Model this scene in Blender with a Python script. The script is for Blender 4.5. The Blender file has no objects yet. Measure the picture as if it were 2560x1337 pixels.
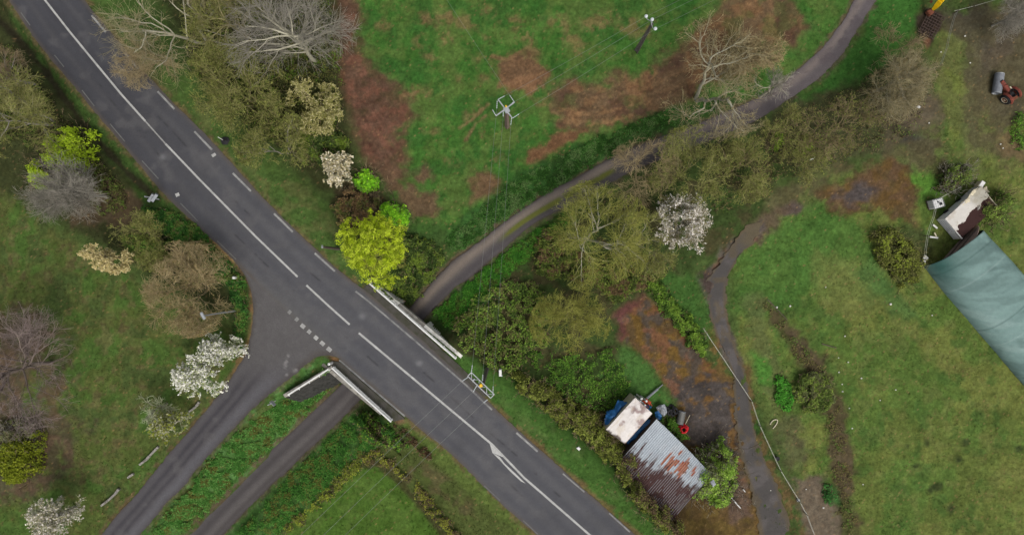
import bpy, math, random
import numpy as np

# ------------------------------------------------------------------ camera, sky, sun, exposure
sc = bpy.context.scene
HC = 60.0                       # camera height above the main road (metres)
K = 1.5 / 2560                  # metres per source pixel per metre of distance (24 mm lens, 36 mm sensor)
cam_d = bpy.data.cameras.new('camera'); cam_d.lens = 24; cam_d.sensor_width = 36
cam_d.clip_start = 0.5; cam_d.clip_end = 4000
cam = bpy.data.objects.new('camera', cam_d); sc.collection.objects.link(cam)
cam.location = (0, 0, HC); cam.rotation_euler = (0, 0, 0)
sc.camera = cam
SUN_EL, SUN_AZ = math.radians(58), math.radians(150)
w = bpy.data.worlds.new('World'); sc.world = w; w.use_nodes = True
wn = w.node_tree.nodes; wl = w.node_tree.links
bg = wn['Background']; sky = wn.new('ShaderNodeTexSky'); sky.sky_type = 'NISHITA'
sky.sun_disc = False; sky.sun_elevation = SUN_EL; sky.sun_rotation = SUN_AZ
sky.air_density = 1.0; sky.dust_density = 6.0; sky.ozone_density = 1.0
hsv = wn.new('ShaderNodeHueSaturation'); hsv.inputs['Saturation'].default_value = 0.35   # overcast sky: greyer
wl.new(sky.outputs[0], hsv.inputs['Color']); wl.new(hsv.outputs[0], bg.inputs['Color'])
bg.inputs['Strength'].default_value = 0.15
sd = bpy.data.lights.new('sun', 'SUN'); sd.energy = 1.0; sd.angle = math.radians(18); sd.color = (1, .95, .88)
so = bpy.data.objects.new('sun', sd); sc.collection.objects.link(so)
so.rotation_euler = (math.pi / 2 - SUN_EL, 0, math.pi - SUN_AZ)
sc.view_settings.view_transform = 'Standard'; sc.view_settings.look = 'None'
sc.view_settings.exposure = 0.42; sc.view_settings.gamma = 1.0
EXPO = 1.55                     # photo colour / EXPO = albedo

# ------------------------------------------------------------------ helpers
rng = np.random.default_rng(7)
def A(c, f=1.0):
    return tuple(((v / 255.0) ** 2.2) / EXPO * f for v in c)
def lin(c): return np.array(A(c))
_tab = np.random.default_rng(11).random((256, 256))
def vnoise(x, y, s=0):
    x = x + s * 17.31; y = y + s * 9.77
    ix = np.floor(x).astype(int); iy = np.floor(y).astype(int)
    fx = x - ix; fy = y - iy
    fx = fx * fx * (3 - 2 * fx); fy = fy * fy * (3 - 2 * fy)
    a = _tab[ix & 255, iy & 255]; b = _tab[(ix + 1) & 255, iy & 255]
    c = _tab[ix & 255, (iy + 1) & 255]; d = _tab[(ix + 1) & 255, (iy + 1) & 255]
    return (a * (1 - fx) + b * fx) * (1 - fy) + (c * (1 - fx) + d * fx) * fy
def fbm(x, y, s=0, o=4):
    r = 0; a = .5; t = 0
    for i in range(o):
        r = r + a * vnoise(x * 2 ** i, y * 2 ** i, s + i * 3); t += a; a *= .55
    return r / t
def sst(a, b, x):
    t = np.clip((x - a) / (b - a), 0, 1); return t * t * (3 - 2 * t)
def P(u, v, z=0.0):
    s = K * (HC - z); return np.array(((u - 1280) * s, -(v - 668.5) * s, z))
def resample(pts, n):
    pts = np.array(pts, float); d = np.r_[0, np.cumsum(np.linalg.norm(np.diff(pts, axis=0), axis=1))]
    t = np.linspace(0, d[-1], n)
    return np.stack([np.interp(t, d, pts[:, i]) for i in range(pts.shape[1])], 1)
def smooth(pts, it=2):
    pts = np.array(pts, float)
    for _ in range(it):
        q = pts[:-1] * .75 + pts[1:] * .25; r = pts[:-1] * .25 + pts[1:] * .75
        m = np.empty((2 * len(q), pts.shape[1])); m[0::2] = q; m[1::2] = r
        pts = np.vstack([pts[:1], m, pts[-1:]])
    return pts
def pdist(x, y, poly):
    """distance to a polyline (x,y,z..) and z interpolated along it"""
    best = np.full(x.shape, 1e9); zz = np.zeros(x.shape)
    for a, b in zip(poly[:-1], poly[1:]):
        dx, dy = b[0] - a[0], b[1] - a[1]; L = dx * dx + dy * dy + 1e-9
        t = np.clip(((x - a[0]) * dx + (y - a[1]) * dy) / L, 0, 1)
        d = np.hypot(x - a[0] - t * dx, y - a[1] - t * dy)
        m = d < best; best = np.where(m, d, best)
        if len(a) > 2: zz = np.where(m, a[2] + t * (b[2] - a[2]), zz)
    return best, zz
def sdf(x, y, poly):
    """signed distance to a polygon, negative inside"""
    poly = np.array(poly, float); d, _ = pdist(x, y, np.vstack([poly, poly[:1]]))
    ins = np.zeros(x.shape, bool); n = len(poly)
    for i in range(n):
        x0, y0 = poly[i]; x1, y1 = poly[(i + 1) % n]
        c = ((y0 > y) != (y1 > y)) & (x < (x1 - x0) * (y - y0) / (y1 - y0 + 1e-12) + x0)
        ins ^= c
    return np.where(ins, -d, d)

def link(o, parent=None):
    sc.collection.objects.link(o)
    if parent is not None: o.parent = parent
    return o
def tag(o, label=None, cat=None, group=None, kind=None):
    if label: o['label'] = label
    if cat: o['category'] = cat
    if group: o['group'] = group
    if kind: o['kind'] = kind
    return o
def thing(name, label, cat, loc, rotz=0, group=None):
    o = bpy.data.objects.new(name, None); sc.collection.objects.link(o)
    o.empty_display_size = .3; o.location = loc; o.rotation_euler = (0, 0, rotz)
    return tag(o, label, cat, group)
def copy_tree(o, parent=None):
    c = o.copy(); sc.collection.objects.link(c)
    if parent is not None: c.parent = parent
    for ch in list(o.children): copy_tree(ch, c)
    return c
def mesh_np(name, V, F, mat, parent=None, col=None, smooth_=False, uv=None):
    """V (n,3), F (m,3|4) numpy, col (n,3) -> one mesh object with the point attribute Col"""
    V = np.asarray(V, np.float32).reshape(-1, 3); F = np.asarray(F, np.int32)
    me = bpy.data.meshes.new(name); k = F.shape[1]
    me.vertices.add(len(V)); me.vertices.foreach_set('co', V.ravel())
    me.loops.add(F.size); me.loops.foreach_set('vertex_index', F.ravel())
    me.polygons.add(len(F)); me.polygons.foreach_set('loop_start', np.arange(0, F.size, k, dtype=np.int32))
    try: me.polygons.foreach_set('loop_total', np.full(len(F), k, np.int32))
    except Exception: pass
    me.update(calc_edges=True)
    if smooth_: me.polygons.foreach_set('use_smooth', np.ones(len(F), bool))
    if col is not None:
        at = me.attributes.new('Col', 'FLOAT_COLOR', 'POINT')
        c4 = np.ones((len(V), 4), np.float32); c4[:, :3] = col; at.data.foreach_set('color', c4.ravel())
    me.materials.append(mat)
    return link(bpy.data.objects.new(name, me), parent)

class MB:
    def __init__(s): s.v = []; s.f = []; s.c = []
    def add(s, vs, fs, col=(1, 1, 1)):
        b = len(s.v); s.v += [tuple(map(float, p)) for p in vs]; s.f += [tuple(b + i for i in f) for f in fs]
        s.c += [tuple(col)] * len(vs); return s
    def box(s, c, d, rz=0.0, col=(1, 1, 1), bev=0.0, ry=0.0, rx=0.0):
        hx, hy, hz = d[0] / 2, d[1] / 2, d[2] / 2
        b = min(bev, hx * .9, hy * .9, hz * .9)
        if b > 0:
            vs = []
            for z, q in ((-hz, b), (-hz + b, 0), (hz - b, 0), (hz, b)):
                X, Y = hx - q, hy - q
                e = b if q == 0 else b * .4
                vs += [(X - e, -Y, z), (X, -Y + e, z), (X, Y - e, z), (X - e, Y, z), (-X + e, Y, z), (-X, Y - e, z), (-X, -Y + e, z), (-X + e, -Y, z)]
            fs = [tuple(range(7, -1, -1)), tuple(range(24, 32))]
            for k in range(3):
                for i in range(8): fs.append((k * 8 + i, k * 8 + (i + 1) % 8, k * 8 + 8 + (i + 1) % 8, k * 8 + 8 + i))
        else:
            vs = [(x, y, z) for z in (-hz, hz) for x, y in ((-hx, -hy), (hx, -hy), (hx, hy), (-hx, hy))]
            fs = [(3, 2, 1, 0), (4, 5, 6, 7), (0, 1, 5, 4), (1, 2, 6, 5), (2, 3, 7, 6), (3, 0, 4, 7)]
        out = []
        for x, y, z in vs:
            if rx: y, z = y * math.cos(rx) - z * math.sin(rx), y * math.sin(rx) + z * math.cos(rx)
            if ry: x, z = x * math.cos(ry) + z * math.sin(ry), -x * math.sin(ry) + z * math.cos(ry)
            if rz: x, y = x * math.cos(rz) - y * math.sin(rz), x * math.sin(rz) + y * math.cos(rz)
            out.append((x + c[0], y + c[1], z + c[2]))
        return s.add(out, fs, col)
    def tube(s, pts, r, n=8, col=(1, 1, 1), cap=True):
        pts = [np.array(p, float) for p in pts]; m = len(pts)
        rs = r if hasattr(r, '__len__') else [r] * m
        vs = []; up = None
        for i, p in enumerate(pts):
            t = pts[min(i + 1, m - 1)] - pts[max(i - 1, 0)]; t /= (np.linalg.norm(t) + 1e-9)
            if up is None:
                up = np.array((0, 0, 1.)) if abs(t[2]) < .9 else np.array((1., 0, 0))
            a = np.cross(t, up); a /= (np.linalg.norm(a) + 1e-9); b = np.cross(a, t); up = b
            for k in range(n):
                q = 2 * math.pi * k / n; vs.append(p + rs[i] * (math.cos(q) * a + math.sin(q) * b))
        fs = [(i * n + k, i * n + (k + 1) % n, (i + 1) * n + (k + 1) % n, (i + 1) * n + k) for i in range(m - 1) for k in range(n)]
        if cap: fs += [tuple(range(n - 1, -1, -1)), tuple(range((m - 1) * n, m * n))]
        return s.add(vs, fs, col)
    def ring(s, c, R, r, axis=(0, 0, 1), n=20, k=8, col=(1, 1, 1)):
        ax = np.array(axis, float); ax /= np.linalg.norm(ax)
        a = np.cross(ax, (1, 0, 0) if abs(ax[0]) < .9 else (0, 1, 0)); a /= np.linalg.norm(a); b = np.cross(ax, a)
        vs = []
        for i in range(n):
            q = 2 * math.pi * i / n; d = math.cos(q) * a + math.sin(q) * b
            for j in range(k):
                p = 2 * math.pi * j / k; vs.append(np.array(c) + d * (R + r * math.cos(p)) + ax * r * math.sin(p))
        fs = [(i * k + j, ((i + 1) % n) * k + j, ((i + 1) % n) * k + (j + 1) % k, i * k + (j + 1) % k) for i in range(n) for j in range(k)]
        return s.add(vs, fs, col)
    def prism(s, poly, z0, z1, col=(1, 1, 1)):
        n = len(poly)
        ar = sum(poly[i][0] * poly[(i + 1) % n][1] - poly[(i + 1) % n][0] * poly[i][1] for i in range(n))
        if ar < 0: poly = poly[::-1]
        vs = [(p[0], p[1], z0) for p in poly] + [(p[0], p[1], z1) for p in poly]
        fs = [tuple(range(n - 1, -1, -1)), tuple(range(n, 2 * n))] + [(i, (i + 1) % n, n + (i + 1) % n, n + i) for i in range(n)]
        return s.add(vs, fs, col)
    def build(s, name, mat, parent=None, smooth_=False, off=None):
        me = bpy.data.meshes.new(name); V = np.array(s.v)
        if off is not None: V = V - np.array(off)
        me.from_pydata(V.tolist(), [], s.f); me.update()
        at = me.attributes.new('Col', 'FLOAT_COLOR', 'POINT')
        c4 = np.ones((len(V), 4), np.float32); c4[:, :3] = s.c; at.data.foreach_set('color', c4.ravel())
        if smooth_: me.polygons.foreach_set('use_smooth', np.ones(len(me.polygons), bool))
        me.materials.append(mat)
        return link(bpy.data.objects.new(name, me), parent)

# ------------------------------------------------------------------ materials (all node based)
def base_mat(name, rough=.8, metal=0.0):
    m = bpy.data.materials.new(name); m.use_nodes = True
    b = m.node_tree.nodes['Principled BSDF']; b.inputs['Roughness'].default_value = rough
    b.inputs['Metallic'].default_value = metal; b.inputs['Specular IOR Level'].default_value = .3
    return m, m.node_tree.nodes, m.node_tree.links, b
def noise_n(N, L, scale, detail=3, rough=.6, coord=None):
    n = N.new('ShaderNodeTexNoise'); n.inputs['Scale'].default_value = scale
    n.inputs['Detail'].default_value = detail; n.inputs['Roughness'].default_value = rough
    if coord is not None: L.new(coord, n.inputs['Vector'])
    return n.outputs['Fac']
def ramp(N, L, fac, lo, hi, a=0.0, b=1.0):
    n = N.new('ShaderNodeMapRange'); n.inputs['From Min'].default_value = lo; n.inputs['From Max'].default_value = hi
    n.inputs['To Min'].default_value = a; n.inputs['To Max'].default_value = b; L.new(fac, n.inputs['Value'])
    return n.outputs['Result']
def mul(N, L, a, b):
    n = N.new('ShaderNodeMath'); n.operation = 'MULTIPLY'
    for i, q in enumerate((a, b)):
        if hasattr(q, 'links') or not isinstance(q, (int, float)): L.new(q, n.inputs[i])
        else: n.inputs[i].default_value = q
    return n.outputs[0]
def vscale(N, L, col, fac):
    n = N.new('ShaderNodeVectorMath'); n.operation = 'SCALE'; L.new(col, n.inputs[0]); L.new(fac, n.inputs['Scale'])
    return n.outputs[0]
def bump(N, L, b, h, strength, dist):
    n = N.new('ShaderNodeBump'); n.inputs['Strength'].default_value = strength; n.inputs['Distance'].default_value = dist
    L.new(h, n.inputs['Height']); L.new(n.outputs[0], b.inputs['Normal'])
def attr_mat(name, rough, layers, bmp=None, tint=None, spec=.04):
    """colour attribute Col times a product of noises [(scale, low, high)], optional second hue by noise"""
    m, N, L, b = base_mat(name, rough); b.inputs['Specular IOR Level'].default_value = spec
    at = N.new('ShaderNodeAttribute'); at.attribute_name = 'Col'; col = at.outputs['Color']
    tc = N.new('ShaderNodeTexCoord').outputs['Object']; f = None; last = None
    for s, lo, hi in layers:
        last = noise_n(N, L, s, 3, .65, tc); r = ramp(N, L, last, .25, .75, lo, hi)
        f = r if f is None else mul(N, L, f, r)
    if f is not None: col = vscale(N, L, col, f)
    if tint:
        s, c, amt = tint
        mx = N.new('ShaderNodeMix'); mx.data_type = 'RGBA'; mx.blend_type = 'MULTIPLY'
        L.new(ramp(N, L, noise_n(N, L, s, 4, .6, tc), .42, .68, 0, amt), mx.inputs['Factor'])
        L.new(col, mx.inputs['A']); mx.inputs['B'].default_value = (*c, 1); col = mx.outputs['Result']
    L.new(col, b.inputs['Base Color'])
    if bmp and last is not None: bump(N, L, b, last, *bmp)
    return m
def plain_mat(name, c, rough=.6, metal=0.0, var=.25, scale=6.0, dirt=None, bmp=None):
    m, N, L, b = base_mat(name, rough, metal)
    tc = N.new('ShaderNodeTexCoord').outputs['Object']
    n1 = noise_n(N, L, scale, 4, .6, tc)
    mx = N.new('ShaderNodeMix'); mx.data_type = 'RGBA'
    a = A(c); d = A(dirt) if dirt else tuple(v * (1 - var) for v in a)
    mx.inputs['A'].default_value = (*[v * (1 + var * .4) for v in a], 1); mx.inputs['B'].default_value = (*d, 1)
    L.new(ramp(N, L, n1, .38, .72, 0, 1), mx.inputs['Factor']); L.new(mx.outputs['Result'], b.inputs['Base Color'])
    if bmp: bump(N, L, b, noise_n(N, L, bmp[0], 3, .6, tc), bmp[1], bmp[2])
    return m
M = {}
M['ground'] = attr_mat('ground', .95, [(.9, .86, 1.14), (4.5, .74, 1.26), (17, .66, 1.34)], (.45, .05), (1.7, (1.1, .97, .85), .4))
M['tuft'] = attr_mat('grass_tuft', .9, [(3, .8, 1.2)])
M['asphalt'] = attr_mat('asphalt', .88, [(.5, .94, 1.06), (1.9, .92, 1.08), (9, .88, 1.12), (30, .72, 1.28)], (.25, .01), None, .2)
M['paint'] = attr_mat('road_paint', .75, [(5, .8, 1.08), (22, .72, 1.12)])
M['foliage'] = attr_mat('foliage', .7, [(2.2, .85, 1.15)])
def translucent(m, fac):
    N, L = m.node_tree.nodes, m.node_tree.links; b = N['Principled BSDF']; out = N['Material Output']
    t = N.new('ShaderNodeBsdfTranslucent'); L.new(b.inputs['Base Color'].links[0].from_socket, t.inputs['Color'])
    x = N.new('ShaderNodeMixShader'); x.inputs[0].default_value = fac; L.new(b.outputs[0], x.inputs[1]); L.new(t.outputs[0], x.inputs[2]); L.new(x.outputs[0], out.inputs['Surface'])
translucent(M['foliage'], .35); translucent(M['tuft'], .3)
M['bark'] = attr_mat('bark', .9, [(1.5, .85, 1.15), (9, .75, 1.25)])
M['col'] = attr_mat('worn_paint', .6, [(2.5, .88, 1.08), (14, .9, 1.08)])
M['rust'] = attr_mat('worn_metal', .6, [(2, .9, 1.1), (16, .88, 1.1)])
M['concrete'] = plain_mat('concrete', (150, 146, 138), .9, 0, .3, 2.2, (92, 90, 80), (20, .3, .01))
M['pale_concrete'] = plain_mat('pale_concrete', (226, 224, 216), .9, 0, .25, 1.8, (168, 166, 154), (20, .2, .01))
M['dark_stone'] = plain_mat('dark_stone', (62, 61, 58), .95, 0, .4, 3.5, (34, 35, 30), (7, .8, .05))
M['footway'] = plain_mat('mossy_footway', (74, 71, 67), .95, 0, .3, 1.6, (58, 60, 44), (16, .5, .02))
M['white'] = plain_mat('white_paint', (222, 222, 218), .5, 0, .12, 3)
M['galv'] = plain_mat('galvanised_steel', (168, 172, 174), .45, .3, .2, 6)
M['glass'] = plain_mat('insulator_glass', (205, 212, 214), .2, 0, .1, 9)
M['pole'] = plain_mat('pole_concrete', (126, 108, 98), .9, 0, .25, 4)
M['pole_grey'] = plain_mat('pole_grey', (96, 92, 84), .9, 0, .3, 4)
M['wood'] = plain_mat('weathered_wood', (92, 82, 72), .9, 0, .35, 5)
M['darkwood'] = plain_mat('dark_boards', (70, 60, 54), .9, 0, .35, 3)
M['black'] = plain_mat('black_rubber', (38, 38, 40), .8, 0, .3, 7)
M['wire'] = plain_mat('wire', (124, 128, 122), .5, .2, .1, 2)
M['rope'] = plain_mat('fence_tape', (196, 196, 182), .7, 0, .15, 8)
M['red'] = plain_mat('red_hose', (205, 32, 40), .45, 0, .15, 8)
M['orange'] = plain_mat('orange_hose', (205, 84, 52), .5, 0, .15, 8)
M['blue'] = plain_mat('blue_tarpaulin', (42, 98, 152), .45, 0, .35, 3)
M['yellow'] = plain_mat('yellow_paint', (228, 182, 24), .45, 0, .2, 4)
M['mesh'] = plain_mat('wire_mesh_roll', (108, 108, 104), .6, .3, .3, 30)
M['tarp_grey'] = plain_mat('grey_sheet', (152, 156, 162), .6, 0, .3, 6)
M['pipe_grey'] = plain_mat('grey_pipe', (128, 132, 138), .5, .1, .2, 5)
M['tractor'] = plain_mat('faded_red', (128, 62, 48), .7, 0, .45, 6, (76, 48, 42))
M['rusty'] = plain_mat('rust', (112, 66, 48), .9, 0, .4, 6)
M['cream'] = plain_mat('cream_paint', (206, 196, 168), .6, 0, .25, 8)
# ------------------------------------------------------------------ terrain
def PL(pts, z): return np.array([P(u, v, z) for u, v in pts])
M_L = [(-330, -500), (-70, -130), (27, 7), (74, 81), (128, 151), (188, 219), (236, 279), (296, 350), (370, 437), (407, 484), (447, 522), (505, 575), (555, 622), (592, 659), (690, 755), (757, 815), (823, 875), (848, 897), (1014, 1040), (1071, 1089), (1125, 1129), (1200, 1206), (1250, 1257), (1341, 1334), (1500, 1475), (1960, 1880)]
M_R = [(-150, -500), (110, -130), (209, 0), (266, 67), (336, 151), (397, 219), (444, 269), (498, 320), (545, 370), (606, 437), (640, 477), (684, 521), (734, 571), (788, 622), (842, 672), (889, 709), (929, 738), (991, 794), (1079, 870), (1155, 943), (1196, 979), (1254, 1037), (1311, 1089), (1388, 1156), (1456, 1220), (1520, 1274), (1587, 1335), (1740, 1475), (2200, 1880)]
M_C = [(-240, -500), (15, -130), (114, 3), (175, 81), (236, 155), (303, 236), (363, 303), (414, 360), (498, 448), (639, 591), (744, 692), (820, 762), (897, 832), (1080, 985), (1230, 1110), (1311, 1194), (1402, 1273), (1473, 1335), (1630, 1475), (2090, 1880)]
B_L = [(592, 659), (618, 697), (632, 740), (633, 800), (625, 850), (612, 888), (588, 927), (552, 981), (498, 1045), (451, 1102), (404, 1156), (340, 1237), (283, 1297), (256, 1335), (165, 1465), (-60, 1800)]
B_R = [(830, 888), (800, 887), (772, 903), (748, 926), (705, 960), (668, 990), (639, 1015), (592, 1062), (552, 1106), (505, 1156), (478, 1190), (451, 1227), (417, 1254), (387, 1294), (353, 1331), (250, 1465), (40, 1800)]
T_L = [(2420, -450), (2235, -130), (2135, 0), (2122, 30), (2095, 71), (2061, 118), (2004, 168), (1920, 235), (1839, 269), (1772, 299), (1705, 323), (1637, 347), (1570, 373), (1503, 407), (1436, 447), (1375, 477), (1307, 521), (1240, 571), (1185, 615), (1138, 645), (1094, 689), (1051, 740), (1022, 772), (938, 868), (856, 958), (788, 1022), (735, 1072), (667, 1133), (600, 1200), (572, 1230), (505, 1294), (471, 1335), (340, 1465), (20, 1770)]
T_R = [(2480, -450), (2290, -130), (2189, 0), (2169, 34), (2142, 77), (2108, 135), (2048, 198), (1970, 249), (1890, 305), (1810, 338), (1738, 366), (1671, 392), (1587, 424), (1509, 467), (1415, 517), (1341, 554), (1290, 595), (1246, 635), (1212, 662), (1175, 696), (1138, 716), (1111, 746), (1077, 780), (1055, 804), (965, 910), (890, 1012), (842, 1059), (785, 1112), (718, 1176), (650, 1240), (600, 1291), (560, 1335), (430, 1465), (120, 1770)]
MC = PL(M_C, 0.0)
def mid(a, b, n=120):
    return (resample(a, n) + resample(b, n)) / 2
def zprof(pts, ctrl):
    """ctrl: list of (u, v, z); z along pts by nearest-parameter interpolation"""
    pts = np.array(pts, float); d = np.r_[0, np.cumsum(np.linalg.norm(np.diff(pts, axis=0), axis=1))]
    cs = sorted((d[np.argmin(np.hypot(pts[:, 0] - u, pts[:, 1] - v))], z) for u, v, z in ctrl)
    return np.interp(d, [c[0] for c in cs], [c[1] for c in cs])
T_Z = [(2260, -130, -2.4), (1790, 320, -2.8), (1400, 495, -3.0), (1200, 640, -3.4), (1040, 785, -3.6), (868, 990, -3.6), (700, 1130, -3.2), (515, 1335, -2.5), (385, 1465, -2.2)]
B_Z = [(715, 790, 0), (690, 930, -.05), (530, 1090, -.45), (305, 1333, -1.1), (207, 1465, -1.4)]
tc_px = mid(T_L, T_R); tz = zprof(tc_px, T_Z)
TC = np.array([P(u, v, z) for (u, v), z in zip(tc_px, tz)])
bc_px = mid(B_L, B_R, 50); bz = zprof(bc_px, B_Z)
BC = np.array([P(u, v, z) for (u, v), z in zip(bc_px, bz)])
# bridge frame: origin on the centre line, e along the road (towards lower right), n across (towards upper right)
B0 = P(956, 881, 0); E_ = np.array((.767, -.642)); N_ = np.array((.642, .767))
def BW(s, t, z): return np.array((B0[0] + E_[0] * s + N_[0] * t, B0[1] + E_[1] * s + N_[1] * t, z))
CTRL = [(950, 60, -2.3), (1300, 100, -2.6), (1300, 400, -2.8), (1700, 60, -2.5), (1100, 450, -2.6), (2060, 60, -2.3), (1560, 250, -2.7), (1050, 620, -2.6),
        (700, 300, -1.0), (500, 150, -.7), (850, 480, -1.6), (900, 620, -1.6), (800, 100, -1.4),
        (1500, 600, -3.0), (1400, 800, -3.0), (1600, 800, -3.1), (1780, 750, -3.1), (1750, 1000, -3.1), (1650, 1150, -3.1), (1850, 1250, -3.0), (1250, 780, -3.0),
        (2100, 300, -2.7), (2400, 150, -2.6), (2450, 500, -2.8), (2100, 800, -3.0), (2350, 1100, -2.9), (2050, 1250, -3.0), (2520, 900, -2.9),
        (60, 300, -.7), (60, 600, -.8), (250, 850, -.6), (80, 1100, -1.1), (400, 950, -.5), (500, 750, -.3), (200, 1300, -1.3),
        (1000, 1300, -2.2), (850, 1250, -2.3), (930, 1190, -2.3), (1150, 1300, -1.6)]
CP = np.array([P(u, v, z) for u, v, z in CTRL])
WALL_A = P(830, 921, 0)[:2]; WALL_B = P(716, 989, 0)[:2]       # top line of the stone wing wall
def height(x, y):
    x = np.asarray(x, float); y = np.asarray(y, float)
    num = np.zeros(x.shape); den = np.zeros(x.shape)
    for cx, cy, cz in CP:
        ww = 1 / ((x - cx) ** 2 + (y - cy) ** 2 + 6) ** 1.6; num += ww * cz; den += ww
    z = num / den + (fbm(x * .35, y * .35, 5, 3) - .5) * .35
    d, _ = pdist(x, y, MC); side = ((x - B0[0]) * N_[0] + (y - B0[1]) * N_[1]) > 0
    z = z + (-.05 - z) * (1 - sst(4.2, np.where(side, 8.0, 8.5), d))
    dd, _ = pdist(x, y, DITCH); z = z - .5 * (1 - sst(.1, .9, dd))
    db, zb = pdist(x, y, BC)
    z = z + (zb - .05 - z) * (1 - sst(2.3, 5.0, db))
    dt, zt = pdist(x, y, TC)
    s = (x - B0[0]) * E_[0] + (y - B0[1]) * E_[1]; t = (x - B0[0]) * N_[0] + (y - B0[1]) * N_[1]
    wv = WALL_B - WALL_A; wl_ = np.linalg.norm(wv); wv = wv / wl_
    al = (x - WALL_A[0]) * wv[0] + (y - WALL_A[1]) * wv[1]
    sd_ = (x - WALL_A[0]) * -wv[1] + (y - WALL_A[1]) * wv[0]       # + on the track side
    bw = np.where((np.abs(t) < 4.3), 1.95, 4.6)
    hw = np.where((np.abs(t) < 4.3), 1.5, 1.35)
    far = sst(12, 22, np.abs(t)); bw = np.where(np.abs(t) >= 4.3, bw - 1.2 * far, bw)
    behind = (sd_ < .1) & (al > -2.5) & (al < wl_ + 3.0) & (t < -3.0)
    ease = sst(wl_ - .2, wl_ + 3.0, al)
    bw = np.where(behind, np.minimum(bw, 1.95 + ease * 2.6), bw)
    wt = 1 - sst(hw, bw, dt)
    front = (sd_ >= .1) & (al > -1) & (al < wl_ + 2.5) & (t < -3.0)
    z = np.where(front & (z > -1.0), z + (-1.9 - z) * (1 - sst(wl_ - .3, wl_ + 2.5, al)), z)
    return z + (zt - z) * wt
DITCH = np.array([P(u, v, -.3) for u, v in [(-120, -130), (20, 60), (110, 175), (215, 320), (330, 445), (385, 490)]])
def G(u, v, dz=0.0):
    z = -1.5
    for _ in range(4):
        p = P(u, v, z); z = float(height(np.array([p[0]]), np.array([p[1]]))[0])
    p = P(u, v, z); p[2] += dz; return p
def G_at(x, y): return float(height(np.array([x]), np.array([y]))[0])

# fine grid under the view, growing cells out to the horizon: one sheet
def axis(lo, hi, step, far, g=1.25):
    a = list(np.arange(lo, hi + step * .5, step)); st = step
    left = []; x = lo; right = []; y = a[-1]
    while y < far:
        st *= g; y += st; right.append(y); x -= st; left.append(x)
    return np.array(left[::-1] + a + right)
GX = axis(-51, 51, .13, 900); GY = axis(-34, 36, .13, 900)
XX, YY = np.meshgrid(GX, GY, indexing='ij')
ZZ = np.empty_like(XX)
for i in range(0, len(GX), 80): ZZ[i:i + 80] = height(XX[i:i + 80], YY[i:i + 80])
# ground never pokes through the road sheets; a little relief elsewhere
dM, _ = pdist(XX, YY, MC); dB, _ = pdist(XX, YY, BC); dT, _ = pdist(XX, YY, TC)
UU = 1280 + XX / (K * (HC - ZZ)); VV = 668.5 - YY / (K * (HC - ZZ))
inB = sdf(UU, VV, np.array(B_L + B_R[::-1])); inM = sdf(UU, VV, np.array(M_L + M_R[::-1])); inT = sdf(UU, VV, np.array(T_L + T_R[::-1]))
off_road = sst(0, 10, np.minimum(np.minimum(inB, inM), inT))
ZZ += (fbm(XX * 1.3, YY * 1.3, 9, 3) - .5) * .16 * off_road
ZZ -= .035 * (1 - sst(-2, 5, inB)) + .03 * (1 - sst(-2, 5, inT))
ZZ = np.where((inB < 4) & (dT > 2.0), np.minimum(ZZ, -.05), ZZ)
# ---- colours of the ground (real changes of grass, soil, moss, old asphalt)
COL = np.empty(XX.shape + (3,)); COL[:] = lin((68, 86, 42))
WN = fbm(XX * .45, YY * .45, 2, 4); WN2 = fbm(XX * 1.5, YY * 1.5, 21, 4); WN3 = fbm(XX * .16, YY * .16, 33, 3); WN4 = vnoise(XX * 5.1, YY * 5.1, 41)
def paint(poly, c, feather=14, amp=26, strength=1.0, patch=None, ps=1.0, grow=0):
    poly = np.array(poly, float); m = 60 + amp
    u0, v0 = poly.min(0) - m; u1, v1 = poly.max(0) + m
    sel = (UU > u0) & (UU < u1) & (VV > v0) & (VV < v1)
    if not sel.any(): return
    d = sdf(UU[sel], VV[sel], poly) - grow + amp * ((WN[sel] - .5) * 1.6 + (WN2[sel] - .5) * 1.5)
    wgt = (1 - sst(-feather, feather, d)) * strength
    if patch is not None:
        pn = fbm(XX[sel] * .6 * ps, YY[sel] * .6 * ps, int(poly[0][0]) % 50, 5)
        wgt = wgt * sst(patch - .07, patch + .07, pn)
    COL[sel] += (lin(c) - COL[sel]) * wgt[:, None]
def band(pts, c, width, feather=6, amp=8, strength=1.0, patch=None, ps=1.5):
    pts = np.array(pts, float); u0, v0 = pts.min(0) - 60; u1, v1 = pts.max(0) + 60
    sel = (UU > u0) & (UU < u1) & (VV > v0) & (VV < v1)
    if not sel.any(): return
    d, _ = pdist(UU[sel], VV[sel], pts); d = d + amp * (WN2[sel] - .5) * 2
    wgt = (1 - sst(width - feather, width + feather, d)) * strength
    if patch is not None:
        pn = fbm(XX[sel] * ps, YY[sel] * ps, 3, 4); wgt = wgt * sst(patch - .08, patch + .08, pn)
    COL[sel] += (lin(c) - COL[sel]) * wgt[:, None]
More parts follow.
